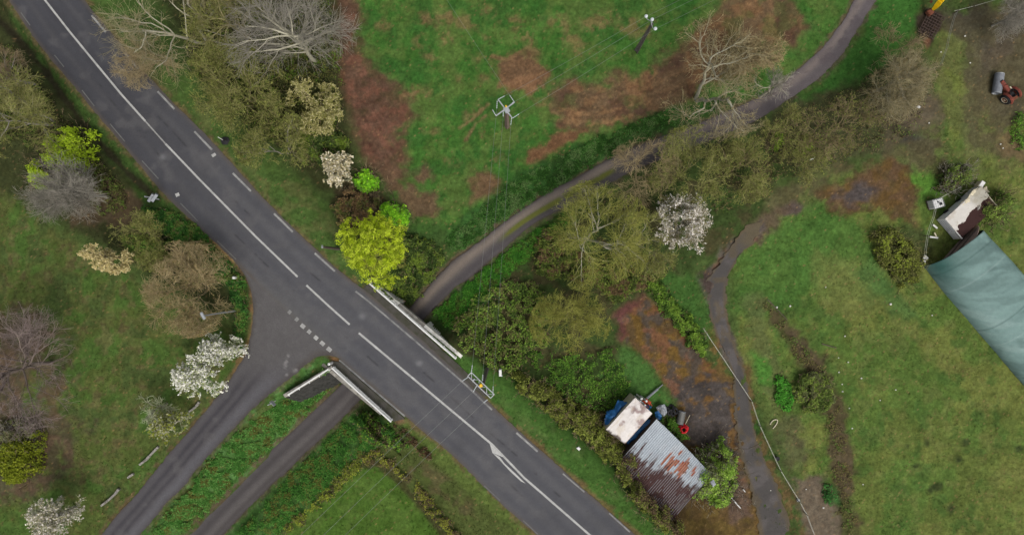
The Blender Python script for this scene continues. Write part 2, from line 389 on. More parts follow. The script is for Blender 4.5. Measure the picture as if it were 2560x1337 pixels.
# NE meadow
paint([(870, -200), (2220, -200), (2100, 60), (2040, 140), (1960, 220), (1840, 270), (1640, 340), (1440, 440), (1280, 540), (1130, 640), (1040, 620), (960, 440), (900, 300), (850, 120)], (64, 102, 38), 20)
for p, s in ((.5, .7), (.55, .6)):
    paint([(880, -60), (2140, -60), (1960, 220), (1640, 340), (1280, 540), (1050, 560), (900, 300)], (88, 104, 48), 20, 20, s, p, .7 if p == .5 else 2.2)
paint([(880, -60), (2140, -60), (1960, 220), (1640, 340), (1280, 540), (1050, 560), (900, 300)], (50, 92, 36), 20, 20, .7, .56, 1.1)
MB_ = [(830, -60), (872, -40), (895, 120), (930, 175), (985, 210), (1005, 240), (1025, 290), (1000, 340), (1000, 400), (975, 440), (930, 420), (880, 330), (850, 250), (840, 180), (790, 100)]
paint(MB_, (92, 84, 52), 40, 34, .6, None, 1, 10); paint(MB_, (93, 69, 56), 26, 38, .95, None, 1, 7); paint(MB_, (112, 76, 60), 10, 20, .7, .53, 2.2); paint(MB_, (78, 72, 48), 10, 20, .6, .6, 1.3)
paint([(930, 400), (1000, 420), (1010, 470), (1060, 400), (1088, 440), (1050, 480), (1092, 480), (1098, 520), (1060, 580), (1010, 520), (950, 460)], (100, 78, 60), 16, 24, .9, .42, 1.1)
paint([(1245, 150), (1290, 128), (1350, 138), (1370, 180), (1355, 215), (1300, 232), (1240, 222)], (106, 78, 58), 14, 20, .92); paint([(1250, 190), (1360, 190), (1350, 220), (1300, 232), (1240, 222)], (132, 98, 68), 12, 24, .8, .47, 2)
CR = [(1398, 250), (1440, 208), (1500, 215), (1600, 190), (1700, 130), (1780, 50), (1850, -40), (1950, -40), (1965, 40), (2010, 80), (1990, 110), (1900, 110), (1800, 190), (1720, 245), (1640, 285), (1560, 310), (1460, 322), (1400, 312)]
paint(CR, (96, 92, 52), 40, 34, .6, None, 1, 12); paint(CR, (101, 80, 60), 28, 42, .92, None, 1, 8); paint(CR, (122, 92, 62), 12, 30, .85, .5, 1.2); paint(CR, (80, 60, 50), 12, 20, .8, .56, .8)
paint(CR, (78, 92, 46), 14, 20, .5, .6, 1.0)
for j in range(9):
    o_ = j * 17; band([(870 + o_ * .6, 250 + j * 4), (905 + o_ * .6, 330 - j * 3), (960 + o_ * .35, 420 - j * 10)], (118, 84, 68) if j % 2 else (80, 54, 46), 3, 4, 8, .45, .42, 2)
for j in range(6):
    o_ = j * 13; band([(1480 + o_ * 2, 240 + o_ * .3), (1600 + o_ * 1.2, 215 + o_ * .4), (1720 + o_, 150 + o_), (1830, 70 + o_)], (124, 96, 68) if j % 2 else (88, 64, 50), 3, 4, 8, .45, .42, 2)
for off, cc in ((0, (138, 106, 70)), (14, (96, 74, 54)), (26, (134, 102, 68)), (40, (90, 70, 52))):
    band([(1398, 300 - off), (1460, 314 - off), (1520, 306 - off), (1580, 288 - off)], cc, 4, 4, 6, .7, .42, 2)
paint([(1310, 410), (1330, 370), (1400, 330), (1470, 325), (1400, 370), (1340, 415)], (112, 80, 56), 10, 22, .95)
paint([(1170, 440), (1210, 418), (1247, 450), (1242, 490), (1180, 502)], (106, 80, 60), 16, 26, .9)
for u, v, r in ((1050, 100, 22), (1092, 45, 26), (1168, 60, 30), (1210, 95, 18), (1085, 142, 20), (1232, 32, 16), (1355, 262, 17), (1075, 332, 16), (1210, 150, 20), (1040, 45, 14), (1122, 110, 18), (1190, 290, 20), (1180, 330, 15), (1150, 200, 12), (1225, 200, 18), (1270, 60, 24), (1310, 90, 20), (1000, 20, 18), (1040, 230, 24), (1500, 60, 40), (1580, 70, 40), (1450, 130, 22), (960, 60, 12), (1245, 400, 16), (1390, 60, 26), (1110, 25, 14), (1425, 100, 20), (1335, 130, 22), (1130, 400, 18)):
    a = (u * .7) % 3
    paint([(u + r * 1.2 * math.cos(a + q) , v + r * .75 * math.sin(a + q)) for q in np.linspace(0, 5.6, 8)], (118, 98, 64), 12, 28, .6, .47, 2.4)
for j, (a, b, c) in enumerate((((1150, 320), (1180, 300), (1220, 262)), ((1165, 350), (1190, 310), (1215, 290)), ((1000, 240), (1030, 236), (1046, 226)), ((1230, 140), (1270, 150), (1300, 130)), ((1380, 280), (1420, 300), (1490, 306)))):
    band([a, b, c], (122, 96, 66), 4, 4, 6, .7)
# bank of the lane
paint([(1100, 600), (1200, 520), (1300, 430), (1440, 365), (1640, 288), (1840, 232), (1850, 266), (1640, 342), (1440, 442), (1280, 540), (1140, 640)], (52, 76, 36), 14, 22)
paint([(1100, 600), (1200, 520), (1300, 430), (1440, 365), (1640, 288), (1840, 232), (1850, 266), (1640, 342), (1440, 442), (1280, 540), (1140, 640)], (60, 98, 44), 14, 22, .8, .54, 1.6)
paint([(960, 560), (1100, 560), (1130, 640), (1060, 740), (1010, 760), (930, 700), (930, 640)], (62, 84, 40), 16, 26)
paint([(2190, -130), (2310, -130), (2290, 60), (2230, 160), (2130, 240), (2050, 290), (1960, 290), (1990, 248), (2080, 180), (2150, 90)], (54, 98, 36), 14, 24)
paint([(1960, 270), (2200, 180), (2300, 120), (2340, 280), (2330, 400), (2180, 400), (2060, 430), (1900, 420), (1880, 330)], (74, 78, 50), 20, 30)
paint([(2060, 300), (2330, 240), (2340, 400), (2180, 410)], (86, 78, 62), 20, 40, .7, .48)
# right-hand field
FR = [(2330, 60), (2700, -60), (2700, 1460), (2100, 1460), (2050, 1337), (1990, 1180), (1900, 1000), (1850, 900), (1830, 650), (1900, 560), (2060, 430), (2200, 420), (2340, 300)]
paint(FR, (84, 94, 44), 20, 30)
paint(FR, (98, 102, 50), 20, 30, .7, .52, .6); paint(FR, (70, 94, 40), 20, 30, .7, .53, .45); paint(FR, (104, 100, 60), 20, 30, .3, .6, 1.6); paint(FR, (60, 84, 38), 20, 30, .7, .63, 1.0)
paint([(1830, 640), (1950, 530), (2060, 500), (2180, 560), (2200, 660), (2060, 660), (2000, 760), (1900, 800), (1825, 780)], (62, 94, 40), 22, 40, .8)
paint([(2180, 440), (2330, 420), (2350, 480), (2250, 520)], (74, 112, 36), 16, 26, .9)
paint([(2040, 640), (2150, 650), (2210, 760), (2160, 800), (2060, 760)], (102, 104, 58), 26, 40, .55)
paint([(2140, 680), (2180, 640), (2260, 740), (2290, 790), (2230, 790)], (66, 92, 48), 16, 20, .8)
paint([(2260, 560), (2340, 600), (2300, 700), (2260, 720), (2200, 640)], (66, 72, 44), 16, 24, .9)
paint([(2350, 35), (2600, 0), (2600, 260), (2500, 330), (2430, 230), (2420, 120)], (82, 74, 62), 24, 30, .95); paint([(2350, 35), (2460, 30), (2470, 120), (2390, 110)], (68, 64, 60), 20, 26, .8)
paint([(2420, 190), (2560, 140), (2600, 320), (2500, 400), (2430, 330)], (92, 84, 62), 24, 40, .7, .45, .8)
paint([(2340, 40), (2600, 0), (2600, 430), (2440, 400), (2300, 400), (2330, 240)], (84, 80, 56), 40, 50, .6, .42, .6)
band([(2440, 90), (2425, 250), (2440, 420)], (84, 82, 58), 18, 14, 10, .55); band([(2390, 110), (2380, 250), (2400, 420)], (90, 98, 46), 16, 14, 10, .35)
paint([(2250, 250), (2330, 230), (2350, 300), (2290, 330), (2240, 310)], (94, 84, 70), 18, 30, .8)
paint([(2260, 338), (2300, 335), (2335, 358), (2330, 385), (2290, 376), (2250, 355)], (62, 60, 60), 10, 16, .95)
paint([(2500, 340), (2560, 330), (2570, 400), (2510, 390)], (106, 90, 64), 14, 26, .8)
paint([(1890, 480), (2060, 415), (2200, 395), (2335, 320), (2345, 430), (2230, 400), (2160, 400), (2060, 480), (1950, 530), (1900, 600)], (86, 82, 56), 26, 44, .85)
PU = [(2050, 480), (2150, 440), (2168, 398), (2230, 400), (2295, 480), (2285, 555), (2235, 545), (2180, 522), (2100, 536)]
paint(PU, (90, 72, 48), 18, 28, .95); paint(PU, (98, 76, 40), 12, 20, .7, .54, 1.6); paint(PU, (98, 76, 58), 10, 20, .6, .56, 1.8)
paint([(2085, 492), (2150, 458), (2192, 476), (2180, 512), (2110, 514)], (82, 76, 75), 14, 24, .95)
paint([(1955, 522), (1985, 505), (2005, 518), (1990, 538), (1960, 540)], (90, 78, 72), 8, 10, .95)
DB = [(1910, 755), (1960, 790), (2060, 900), (2115, 1000), (2118, 1100), (2145, 1200), (2160, 1460), (2090, 1460), (2095, 1230), (2070, 1100), (2055, 1000), (1985, 890), (1925, 800)]
paint(DB, (74, 74, 46), 12, 24, .95); paint(DB, (86, 76, 54), 10, 24, .7, .52, 1.4)
paint([(1975, 830), (2035, 880), (2058, 918), (2010, 905)], (86, 74, 58), 10, 18, .8); paint([(2075, 1060), (2115, 1060), (2125, 1150), (2145, 1240), (2100, 1240)], (88, 76, 58), 14, 24, .8)
paint([(1985, 1195), (2045, 1175), (2080, 1240), (2100, 1460), (2040, 1460), (2008, 1280)], (106, 94, 80), 12, 26, .95)
paint([(1935, 1060), (1990, 1040), (2030, 1120), (2000, 1180), (1960, 1160)], (84, 82, 58), 18, 30, .8); paint([(1860, 740), (1900, 740), (1960, 960), (1930, 1060), (1890, 940)], (84, 88, 56), 16, 24, .7)
paint([(1880, 880), (1915, 900), (1930, 960), (1900, 960)], (62, 112, 36), 12, 16, .8); paint([(1860, 1000), (1890, 1010), (1905, 1080), (1860, 1080)], (54, 84, 36), 12, 12, .9)
paint([(2060, 1210), (2090, 1220), (2100, 1260), (2070, 1250)], (50, 84, 42), 8, 10, .9)
for u, v in ((2315, 1110), (2290, 1165), (2345, 1215), (2325, 1225), (2380, 1270), (2400, 1150), (2270, 1115), (2545, 1120), (2420, 1105)):
    paint([(u + 9 * math.cos(q), v + 8 * math.sin(q)) for q in np.linspace(0, 5.4, 7)], (54, 62, 38), 7, 12, .9)
# yard hardstanding with moss
YD = [(1525, 790), (1595, 725), (1660, 770), (1760, 890), (1810, 930), (1850, 1000), (1870, 1100), (1880, 1230), (1910, 1337), (1910, 1460), (1690, 1460), (1690, 1010), (1640, 930), (1590, 880), (1545, 850)]
paint(YD, (92, 74, 48), 9, 22, .98); paint(YD, (108, 84, 36), 9, 20, .85, .5, 1.6); paint(YD, (80, 72, 64), 9, 20, .95, .565, 1.5); paint(YD, (118, 80, 58), 9, 20, .7, .6, 1.8)
AS = [(1690, 965), (1760, 920), (1815, 950), (1862, 1020), (1870, 1110), (1830, 1140), (1740, 1110), (1715, 1030)]
paint(AS, (80, 74, 71), 8, 30, 1); paint(AS, (66, 61, 58), 8, 30, .7, .52, 1.0); paint(AS, (112, 82, 34), 8, 26, .75, .6, 1.6)
paint([(1690, 1250), (1800, 1230), (1880, 1240), (1930, 1460), (1690, 1460)], (88, 72, 44), 12, 22, .9); paint([(1690, 1250), (1880, 1240), (1930, 1460), (1690, 1460)], (98, 82, 40), 12, 22, .8, .53, 1.4)
paint([(1800, 1190), (1870, 1200), (1880, 1290), (1830, 1310), (1810, 1240)], (100, 82, 70), 10, 24, .9); paint([(1745, 1225), (1840, 1225), (1845, 1260), (1760, 1260)], (60, 56, 46), 12, 20, .8)
paint([(1518, 790), (1600, 722), (1616, 738), (1565, 790), (1562, 870), (1535, 850)], (98, 62, 60), 8, 16, .9)
paint([(1850, 590), (1890, 530), (1960, 520), (1960, 570), (1900, 610)], (96, 82, 66), 14, 26, .85)
YU = [(1795, 610), (1850, 572), (1910, 545), (1925, 570), (1875, 612), (1832, 645), (1816, 700), (1812, 770), (1835, 850), (1862, 940), (1800, 900), (1770, 760), (1738, 690), (1790, 660)]
paint(YU, (92, 84, 78), 8, 16, .95); paint(YU, (112, 84, 66), 8, 16, .8, .56, 1.5); paint([(1738, 680), (1770, 676), (1790, 700), (1775, 740)], (74, 62, 58), 8, 12, .9)
band([(1862, 930), (1880, 1060), (1925, 1180), (1975, 1260), (2000, 1337), (2040, 1460)], (100, 80, 52), 15, 8, 14, .85, .42); band([(1770, 830), (1810, 940), (1850, 1020), (1862, 1110), (1885, 1240), (1900, 1337)], (106, 84, 46), 14, 8, 14, .8, .42)
paint([(2290, 40), (2320, 15), (2360, 30), (2350, 80), (2320, 118), (2295, 90)], (60, 50, 44), 8, 12, .95); paint([(2305, 100), (2325, 95), (2318, 125)], (120, 84, 62), 6, 8, .8)
# scrub floor south-east of the lane
SF = [(1060, 800), (1170, 705), (1300, 600), (1420, 525), (1600, 440), (1780, 380), (1900, 330), (1960, 420), (1900, 540), (1780, 640), (1740, 690), (1620, 720), (1530, 780), (1550, 860), (1640, 940), (1690, 1010), (1640, 1040), (1540, 1000), (1500, 1080), (1350, 990), (1250, 930), (1130, 870)]
paint(SF, (60, 78, 38), 14, 24); paint(SF, (74, 66, 46), 14, 24, .7, .55, 1.0)
paint([(1070, 790), (1170, 705), (1300, 605), (1420, 525), (1440, 550), (1330, 620), (1240, 720), (1150, 830)], (62, 106, 42), 14, 20, .95)
paint([(1560, 860), (1640, 940), (1690, 1010), (1640, 1030), (1540, 1000), (1500, 940)], (68, 108, 46), 14, 24, .9)
paint([(1620, 690), (1740, 690), (1770, 780), (1790, 850), (1760, 880), (1660, 770)], (62, 100, 40), 14, 22, .9)
# verges
paint([(209, -60), (280, 60), (420, 220), (606, 420), (720, 540), (842, 660), (900, 712), (935, 700), (850, 570), (770, 470), (700, 400), (560, 280), (470, 160), (380, 0)], (70, 96, 42), 16, 24); paint([(420, 220), (606, 420), (720, 540), (842, 660), (850, 570), (770, 470), (560, 280)], (92, 98, 54), 12, 24, .7, .54, 1.3)
paint([(380, -60), (840, -60), (850, 200), (880, 330), (900, 420), (860, 500), (760, 440), (600, 270), (470, 140)], (60, 66, 38), 20, 24)
paint([(840, 460), (930, 460), (1000, 540), (960, 600), (850, 580)], (72, 62, 46), 14, 24, .9)
paint([(1120, 880), (1180, 900), (1270, 940), (1350, 1000), (1490, 1120), (1570, 1230), (1700, 1337), (1720, 1460), (1640, 1400), (1440, 1205), (1250, 1032), (1160, 945)], (64, 98, 38), 10, 20); paint([(1260, 1000), (1480, 1130), (1600, 1290), (1480, 1220), (1280, 1050)], (80, 104, 50), 12, 22, .7, .52, 1.4)
# left lawn
LW = [(-160, 380), (90, 540), (300, 660), (380, 740), (560, 800), (612, 860), (560, 960), (480, 1045), (330, 1235), (250, 1337), (160, 1460), (-160, 1460)]
paint([(-200, -130), (-80, -130), (27, 10), (190, 225), (370, 440), (592, 662), (632, 740), (632, 830), (560, 790), (300, 640), (80, 520), (-160, 400)], (60, 66, 38), 16, 20)
paint(LW, (70, 82, 38), 18, 24); paint(LW, (62, 88, 36), 16, 24, .8, .5, .6); paint(LW, (86, 84, 48), 16, 24, .7, .53, 1.0); paint(LW, (96, 84, 58), 16, 24, .5, .62, 2.0); paint(LW, (54, 74, 36), 16, 24, .7, .6, 1.0)
BR = [(-60, 770), (90, 780), (170, 850), (160, 980), (200, 1060), (150, 1180), (60, 1240), (-60, 1250)]
paint(BR, (82, 72, 58), 28, 50, .75, .42, .9); paint(BR, (96, 76, 62), 24, 44, .6, .56, 1.6)
paint([(190, 430), (330, 470), (400, 500), (400, 540), (300, 580), (180, 560)], (84, 70, 54), 14, 30, .8)
paint([(27, 30), (120, 150), (370, 450), (592, 670), (632, 760), (615, 880), (590, 860), (590, 740), (480, 600), (340, 480), (220, 330), (70, 130)], (62, 88, 38), 10, 16)
paint([(360, 520), (480, 560), (590, 680), (610, 800), (585, 860), (580, 740), (480, 640), (380, 570)], (46, 74, 38), 10, 16, .9)
band([(-40, 20), (30, 80), (110, 175), (215, 320), (330, 445), (385, 490)], (50, 48, 36), 9, 6, 8, .95)
paint([(480, 1050), (560, 960), (600, 930), (560, 1000), (470, 1120), (380, 1235), (300, 1337), (240, 1337), (330, 1235)], (70, 90, 40), 8, 14, .9)
# between the branch road and the lane; below the bridge
ST = [(720, 985), (830, 890), (800, 887), (772, 903), (650, 1010), (520, 1145), (350, 1337), (250, 1460), (340, 1460), (470, 1337), (600, 1200), (735, 1072), (850, 955)]
paint(ST, (64, 100, 44), 8, 14); paint(ST, (86, 130, 66), 10, 14, .75, .53, 1.6); paint(ST, (76, 84, 40), 8, 14, .8, .55, 1.1)
RB = [(885, 1025), (990, 1060), (960, 1140), (880, 1180), (690, 1337), (560, 1460), (440, 1460), (562, 1337), (720, 1182)]
paint(RB, (62, 98, 42), 8, 14); paint(RB, (80, 118, 58), 8, 14, .6, .55, 1.8)
paint([(980, 1050), (1060, 1130), (1360, 1337), (1500, 1460), (1180, 1460), (1110, 1337), (1000, 1200), (920, 1150)], (76, 88, 42), 10, 16); paint([(960, 1120), (1130, 1200), (1200, 1300), (1050, 1250)], (88, 80, 54), 14, 24, .7, .5)
paint([(990, 1046), (1020, 1046), (1130, 1132), (1200, 1210), (1345, 1337), (1500, 1470), (1450, 1470), (1290, 1337), (1120, 1180), (1030, 1100)], (84, 102, 44), 8, 12, .95)
SWF = [(885, 1165), (945, 1158), (1000, 1205), (1060, 1275), (1110, 1337), (1200, 1460), (560, 1460), (700, 1337), (800, 1250)]
paint(SWF, (76, 100, 32), 8, 10, 1); paint(SWF, (90, 108, 42), 8, 10, .6, .54, 1.0)
band(SWF[-1:] + SWF[:5], (70, 66, 40), 8, 5, 6, .85)
# dead grass and grit along the asphalt edges
for e, c in ((M_R, (104, 92, 62)), (M_L, (104, 90, 62)), (B_L, (96, 80, 58)), (B_R, (92, 92, 66)), (T_L, (96, 82, 66)), (T_R, (84, 78, 62))):
    band(e, c, 9, 6, 12, .85, .44, 2.0)
band([(1200, 985), (1254, 1037), (1388, 1156), (1520, 1274), (1587, 1335)], (104, 88, 56), 9, 6, 10, .85, .42, 1.2)
band(B_L[2:7], (116, 94, 62), 9, 6, 10, .9, .42, 1.2); band([(505, 575), (592, 659)], (142, 112, 72), 8, 5, 8, .9, .45)
paint([(826, 888), (850, 900), (866, 925), (850, 925), (832, 905)], (124, 92, 60), 6, 8, .95); paint([(985, 1040), (1012, 1040), (1018, 1058), (990, 1062)], (118, 92, 68), 6, 8, .95)
for poly_, gain in ((LW, (1.24, 1.3, 1.2)), (FR, (1.15, 1.27, 1.05)), ([(870, -200), (2220, -200), (1960, 220), (1640, 340), (1280, 540), (1040, 620), (900, 300)], (.86, 1.02, .92)), (SWF, (.8, .98, .95))):
    q_ = 1 - sst(-25, 25, sdf(UU, VV, np.array(poly_, float))); q_ = q_ * (COL[..., 1] > COL[..., 0])
    COL *= 1 + (np.array(gain) - 1) * q_[..., None]
lum_ = COL @ np.array((.3, .6, .1)); COL += (lum_[..., None] * np.array((1.02, 1.0, .92)) - COL) * .13      # duller, more olive turf
COL *= (.78 + .44 * WN4)[..., None] * (.8 + .4 * WN2)[..., None]
# a scatter of fallen leaves and pale specks on the lawns
sp = rng.random(XX.shape); lv = (sp > .986) & (off_road > .9)
COL[lv] = COL[lv] * .4 + .6 * lin((126, 104, 74)) * (.6 + .8 * rng.random(lv.sum()))[:, None]
nx, ny = XX.shape
idx = np.arange(nx * ny).reshape(nx, ny)
F = np.stack([idx[:-1, :-1], idx[1:, :-1], idx[1:, 1:], idx[:-1, 1:]], -1).reshape(-1, 4)
# opening: none needed, the lane simply dips under the deck
g = mesh_np('ground', np.stack([XX, YY, ZZ], -1), F, M['ground'], None, COL.reshape(-1, 3), True)
tag(g, kind='structure')

# ------------------------------------------------------------------ roads
def road(name, L, R, zc, n, m, colf, jit=.12, lift=0.0, mat='asphalt', seed=0):
    L = resample(smooth(L), n); R = resample(smooth(R), n)
    t = np.linspace(0, 1, m); U = L[:, None, :] * (1 - t)[None, :, None] + R[:, None, :] * t[None, :, None]
    z = np.repeat(zc(U[:, m // 2])[:, None], m, 1) + lift
    X = (U[..., 0] - 1280) * K * (HC - z); Y = -(U[..., 1] - 668.5) * K * (HC - z)
    nn = np.arange(n) * .37
    for side, col_ in ((-1, 0), (1, m - 1)):                      # ragged edges
        j = (fbm(nn, nn * 0 + side * 5, seed + 3, 4) - .5) * 2 * jit + (rng.random(n) - .5) * jit * .35
        dx = X[:, col_] - X[:, m // 2]; dy = Y[:, col_] - Y[:, m // 2]; d = np.hypot(dx, dy) + 1e-6
        X[:, col_] += dx / d * j; Y[:, col_] += dy / d * j
    tt = np.repeat(t[None], n, 0); c = colf(tt, U[..., 0], U[..., 1], X, Y)
    idx = np.arange(n * m).reshape(n, m)
    F = np.stack([idx[:-1, :-1], idx[:-1, 1:], idx[1:, 1:], idx[1:, :-1]], -1).reshape(-1, 4)
    a = np.array((X[1, 0] - X[0, 0], Y[1, 0] - Y[0, 0])); b = np.array((X[0, -1] - X[0, 0], Y[0, -1] - Y[0, 0]))
    if b[0] * a[1] - b[1] * a[0] < 0: F = F[:, ::-1]
    return tag(mesh_np(name, np.stack([X, Y, z], -1), F, M[mat], None, c.reshape(-1, 3)), kind='structure')
def mixc(c, w_, col): return c + (lin(col) - c) * np.clip(w_, 0, 1)[..., None]
def gs(t, c, s): return np.exp(-((t - c) / s) ** 2)
def col_main(t, u, v, x, y):
    c = np.empty(t.shape + (3,)); c[:] = lin((83, 83, 86))
    far = 1 - sst(250, 700, u)
    c = mixc(c, .95 * far, (64, 64, 68))
    n = fbm(x * .7, y * .7, 4, 4); n2 = fbm(x * .25, y * .25, 14, 3)
    for q in (.14, .37, .63, .86): c = mixc(c, gs(t, q, .055) * (.25 + .5 * n2), (72, 73, 78))
    c = mixc(c, gs(t, .75, .05) * .35, (90, 90, 92)); c = mixc(c, gs(t, .25, .05) * .3, (88, 88, 90))
    for wx, off_ in ((.31, 0), (.68, 5)):                          # fine cracks and a sealed joint along the lanes
        ck = np.abs(t - wx - .05 * (fbm(u * .02, v * .02 + off_, 71, 4) - .5)) ; c = mixc(c, (1 - sst(.0015, .006, ck)) * sst(.5, .56, fbm(u * .012, v * .012, 72 + off_, 3)) * .8, (58, 58, 60))
    cr = np.abs(fbm(x * .35, y * .35, 91, 5) - .5); c = mixc(c, (1 - sst(.002, .008, cr)) * sst(.52, .62, fbm(x * .12, y * .12, 93, 2)) * .55, (60, 60, 62))
    c = mixc(c, sst(.55, .7, n) * .5, (92, 91, 92)); c = mixc(c, sst(.6, .75, n2) * .4, (72, 72, 75))
    e = np.minimum(t, 1 - t)
    c = mixc(c, (1 - sst(.0, .07, e)) * (.3 + 1.1 * n), (86, 80, 74))
    for a, b, r in ((407, 393, 7), (905, 790, 8), (1050, 908, 7), (470, 650, 6), (1045, 908, 5)):
        c = mixc(c, np.exp(-((u - a) ** 2 + (v - b) ** 2) / r ** 2) * .8, (112, 112, 114))
    # worn fan of the junction
    jn = 1 - sst(-30, 40, sdf(u, v, [(640, 700), (720, 740), (840, 860), (838, 882), (760, 900), (640, 850)]) + 30 * (n - .5))
    return mixc(c, jn * .6, (92, 91, 90))
def col_branch(t, u, v, x, y):
    c = np.empty(t.shape + (3,)); c[:] = lin((80, 78, 80))
    n = fbm(x * .7, y * .7, 6, 4); n2 = fbm(x * .3, y * .3, 16, 3); down = sst(880, 980, v)
    for q, s in ((.3, .09), (.55, .07)): c = mixc(c, gs(t, q, s) * down * (.6 + .5 * n2), (62, 60, 64))
    c = mixc(c, gs(t, .78, .12) * down * .6, (94, 93, 97)); c = mixc(c, (1 - down) * .7, (90, 88, 87))
    e = np.minimum(t, 1 - t); c = mixc(c, (1 - sst(0, .1, e)) * (n * 1.2), (72, 66, 60))
    c = mixc(c, sst(.56, .7, n) * .4, (94, 92, 92))
    dd, _ = pdist(u, v, np.array([(722, 888), (712, 915), (713, 938), (740, 922)]))
    return mixc(c, (1 - sst(1, 5, dd)) * sst(.42, .6, fbm(x * 3, y * 3, 8, 3)) * .55, (150, 148, 146))
def col_lane(t, u, v, x, y):
    c = np.empty(t.shape + (3,)); c[:] = lin((83, 79, 79))
    n = fbm(x * .7, y * .7, 8, 4); n2 = fbm(x * .3, y * .3, 18, 3); south = sst(860, 960, v)
    c = mixc(c, gs(t, .3, .2) * (1 - south) * .9, (120, 110, 100)); c = mixc(c, gs(t, .75, .16) * (1 - south) * .7, (72, 68, 70))
    c = mixc(c, gs(t, .35, .12) * south * .7, (68, 65, 65)); c = mixc(c, gs(t, .62, .13) * south * .6, (96, 92, 90)); c = mixc(c, gs(t, .8, .08) * south * .6, (70, 66, 64))
    e = np.minimum(t, 1 - t); c = mixc(c, (1 - sst(0, .12, e)) * (n * 1.3), (66, 60, 54))
    up = sst(1650, 1750, u); c = mixc(c, up * sst(.5, .62, fbm(x * 1.1, y * 1.1, 12, 4)) * .8 * gs(t, .5, .35), (62, 56, 58)); c = mixc(c, up * .4, (108, 100, 102))
    strip = sst(1235, 1300, u) * (1 - sst(1500, 1560, u)) * gs(t, .56, .11)     # moss and grass down the middle
    return mixc(c, strip * sst(.28, .45, n) * 1.9, (92, 96, 44))
def z_of(poly):
    def f(px):
        out = []
        for u, v in px:
            z = -1.0
            for _ in range(3):
                p = P(u, v, z); z = float(pdist(np.array([p[0]]), np.array([p[1]]), poly)[1][0])
            out.append(z)
        return np.array(out)
    return f
road('main_road', M_L, M_R, lambda p: np.zeros(len(p)), 860, 41, col_main, .09, 0, seed=1)
BLx = B_L; BRx = [(858, 905)] + B_R[1:]
road('side_road', [(560, 625)] + BLx, [(880, 905)] + B_R, z_of(BC), 380, 31, col_branch, .1, -.004, seed=2)
road('farm_lane', T_L, T_R, z_of(TC), 960, 21, col_lane, .16, .03, seed=3)
Y_L = [(1868, 562), (1845, 592), (1812, 632), (1795, 664), (1764, 702), (1768, 760), (1790, 835), (1810, 885), (1835, 930), (1836, 985), (1838, 1040), (1845, 1110), (1864, 1180), (1884, 1250), (1900, 1335), (1925, 1460)]
Y_R = [(1915, 552), (1890, 600), (1845, 642), (1822, 690), (1812, 720), (1814, 775), (1828, 838), (1842, 885), (1862, 930), (1874, 985), (1880, 1050), (1900, 1125), (1935, 1190), (1958, 1250), (1980, 1335), (2020, 1460)]
def col_yard(t, u, v, x, y):
    c = np.empty(t.shape + (3,)); c[:] = lin((76, 73, 71)); n = fbm(x * .8, y * .8, 31, 4); c = mixc(c, 1 - sst(560, 640, v + 120 * (n - .5)), (90, 82, 66))
    c = mixc(c, sst(.52, .66, n) * .6, (96, 91, 90)); e = np.minimum(t, 1 - t)
    return mixc(c, np.maximum((1 - sst(0, .2, e)) * (.3 + n * 1.3), sst(.58, .68, fbm(x * 1.3, y * 1.3, 63, 4)) * .6), (90, 80, 62))
def z_ground(px): return np.array([G(u, v)[2] for u, v in px])
road('yard_path', Y_L, Y_R, lambda p: np.convolve(np.pad(z_ground(p), 6, mode='edge'), np.ones(13) / 13, 'valid'), 200, 13, col_yard, .38, .05, seed=4)

# ------------------------------------------------------------------ painted markings (thin sheets 4 mm above the asphalt)
WHT = (196, 196, 192)
def marking(name, parts, wear):
    V = []; Fq = []; Cc = []
    for pts, wd, shade in parts:
        pts = resample(pts, max(2, int(sum(math.dist(a, b) for a, b in zip(pts[:-1], pts[1:])) / 3.2)))
        W_ = np.array([P(u, v, .005)[:2] for u, v in pts])
        tn = np.gradient(W_, axis=0); tn /= np.linalg.norm(tn, axis=1)[:, None]; nm = np.stack([-tn[:, 1], tn[:, 0]], 1)
        wds = wd * (1 + (rng.random(len(W_)) - .5) * .16)
        cols = 4; b = len(V)
        for i in range(len(W_)):
            for j in range(cols):
                q = W_[i] + nm[i] * wds[i] * (j / (cols - 1) - .5); V.append((q[0], q[1], .005))
                n = fbm(np.array([q[0] * 2.2]), np.array([q[1] * 2.2]), 3, 4)[0]
                k = np.clip((n - .5 + wear) * 2.2 * wear + rng.random() * wear * .5, 0, 1) * .9
                Cc.append(lin(WHT) * shade * (1 - k) + lin((96, 96, 97)) * k)
        for i in range(len(W_) - 1):
            for j in range(cols - 1):
                a = b + i * cols + j; Fq.append((a, a + cols, a + cols + 1, a + 1))
    V = np.array(V); Fq = np.array(Fq)
    e1 = V[Fq[0][1]] - V[Fq[0][0]]; e2 = V[Fq[0][3]] - V[Fq[0][0]]
    if e1[0] * e2[1] - e1[1] * e2[0] < 0: Fq = Fq[:, ::-1]
    return tag(mesh_np(name, V, Fq, M['paint'], None, np.array(Cc)), kind='structure')
cl = M_C[:10]
marking('road_centre_line', [(M_C[:7], .17, .95), (M_C[6:8], .12, .7), (M_C[7:11], .17, 1), ([(766, 713), (820, 763), (874, 811)], .17, 1), ([(897, 832)] + M_C[13:], .18, 1)], .25)
dash = [((230, 38), (265, 80)), ((312, 130), (350, 177)), ((395, 228), (437, 272)), ((487, 328), (531, 374)), ((583, 432), (628, 477)), ((686, 533), (733, 579)), ((788, 632), (838, 677)), ((1292, 1080), (1345, 1127)), ((1407, 1183), (1461, 1229)), ((1523, 1282), (1575, 1329))]
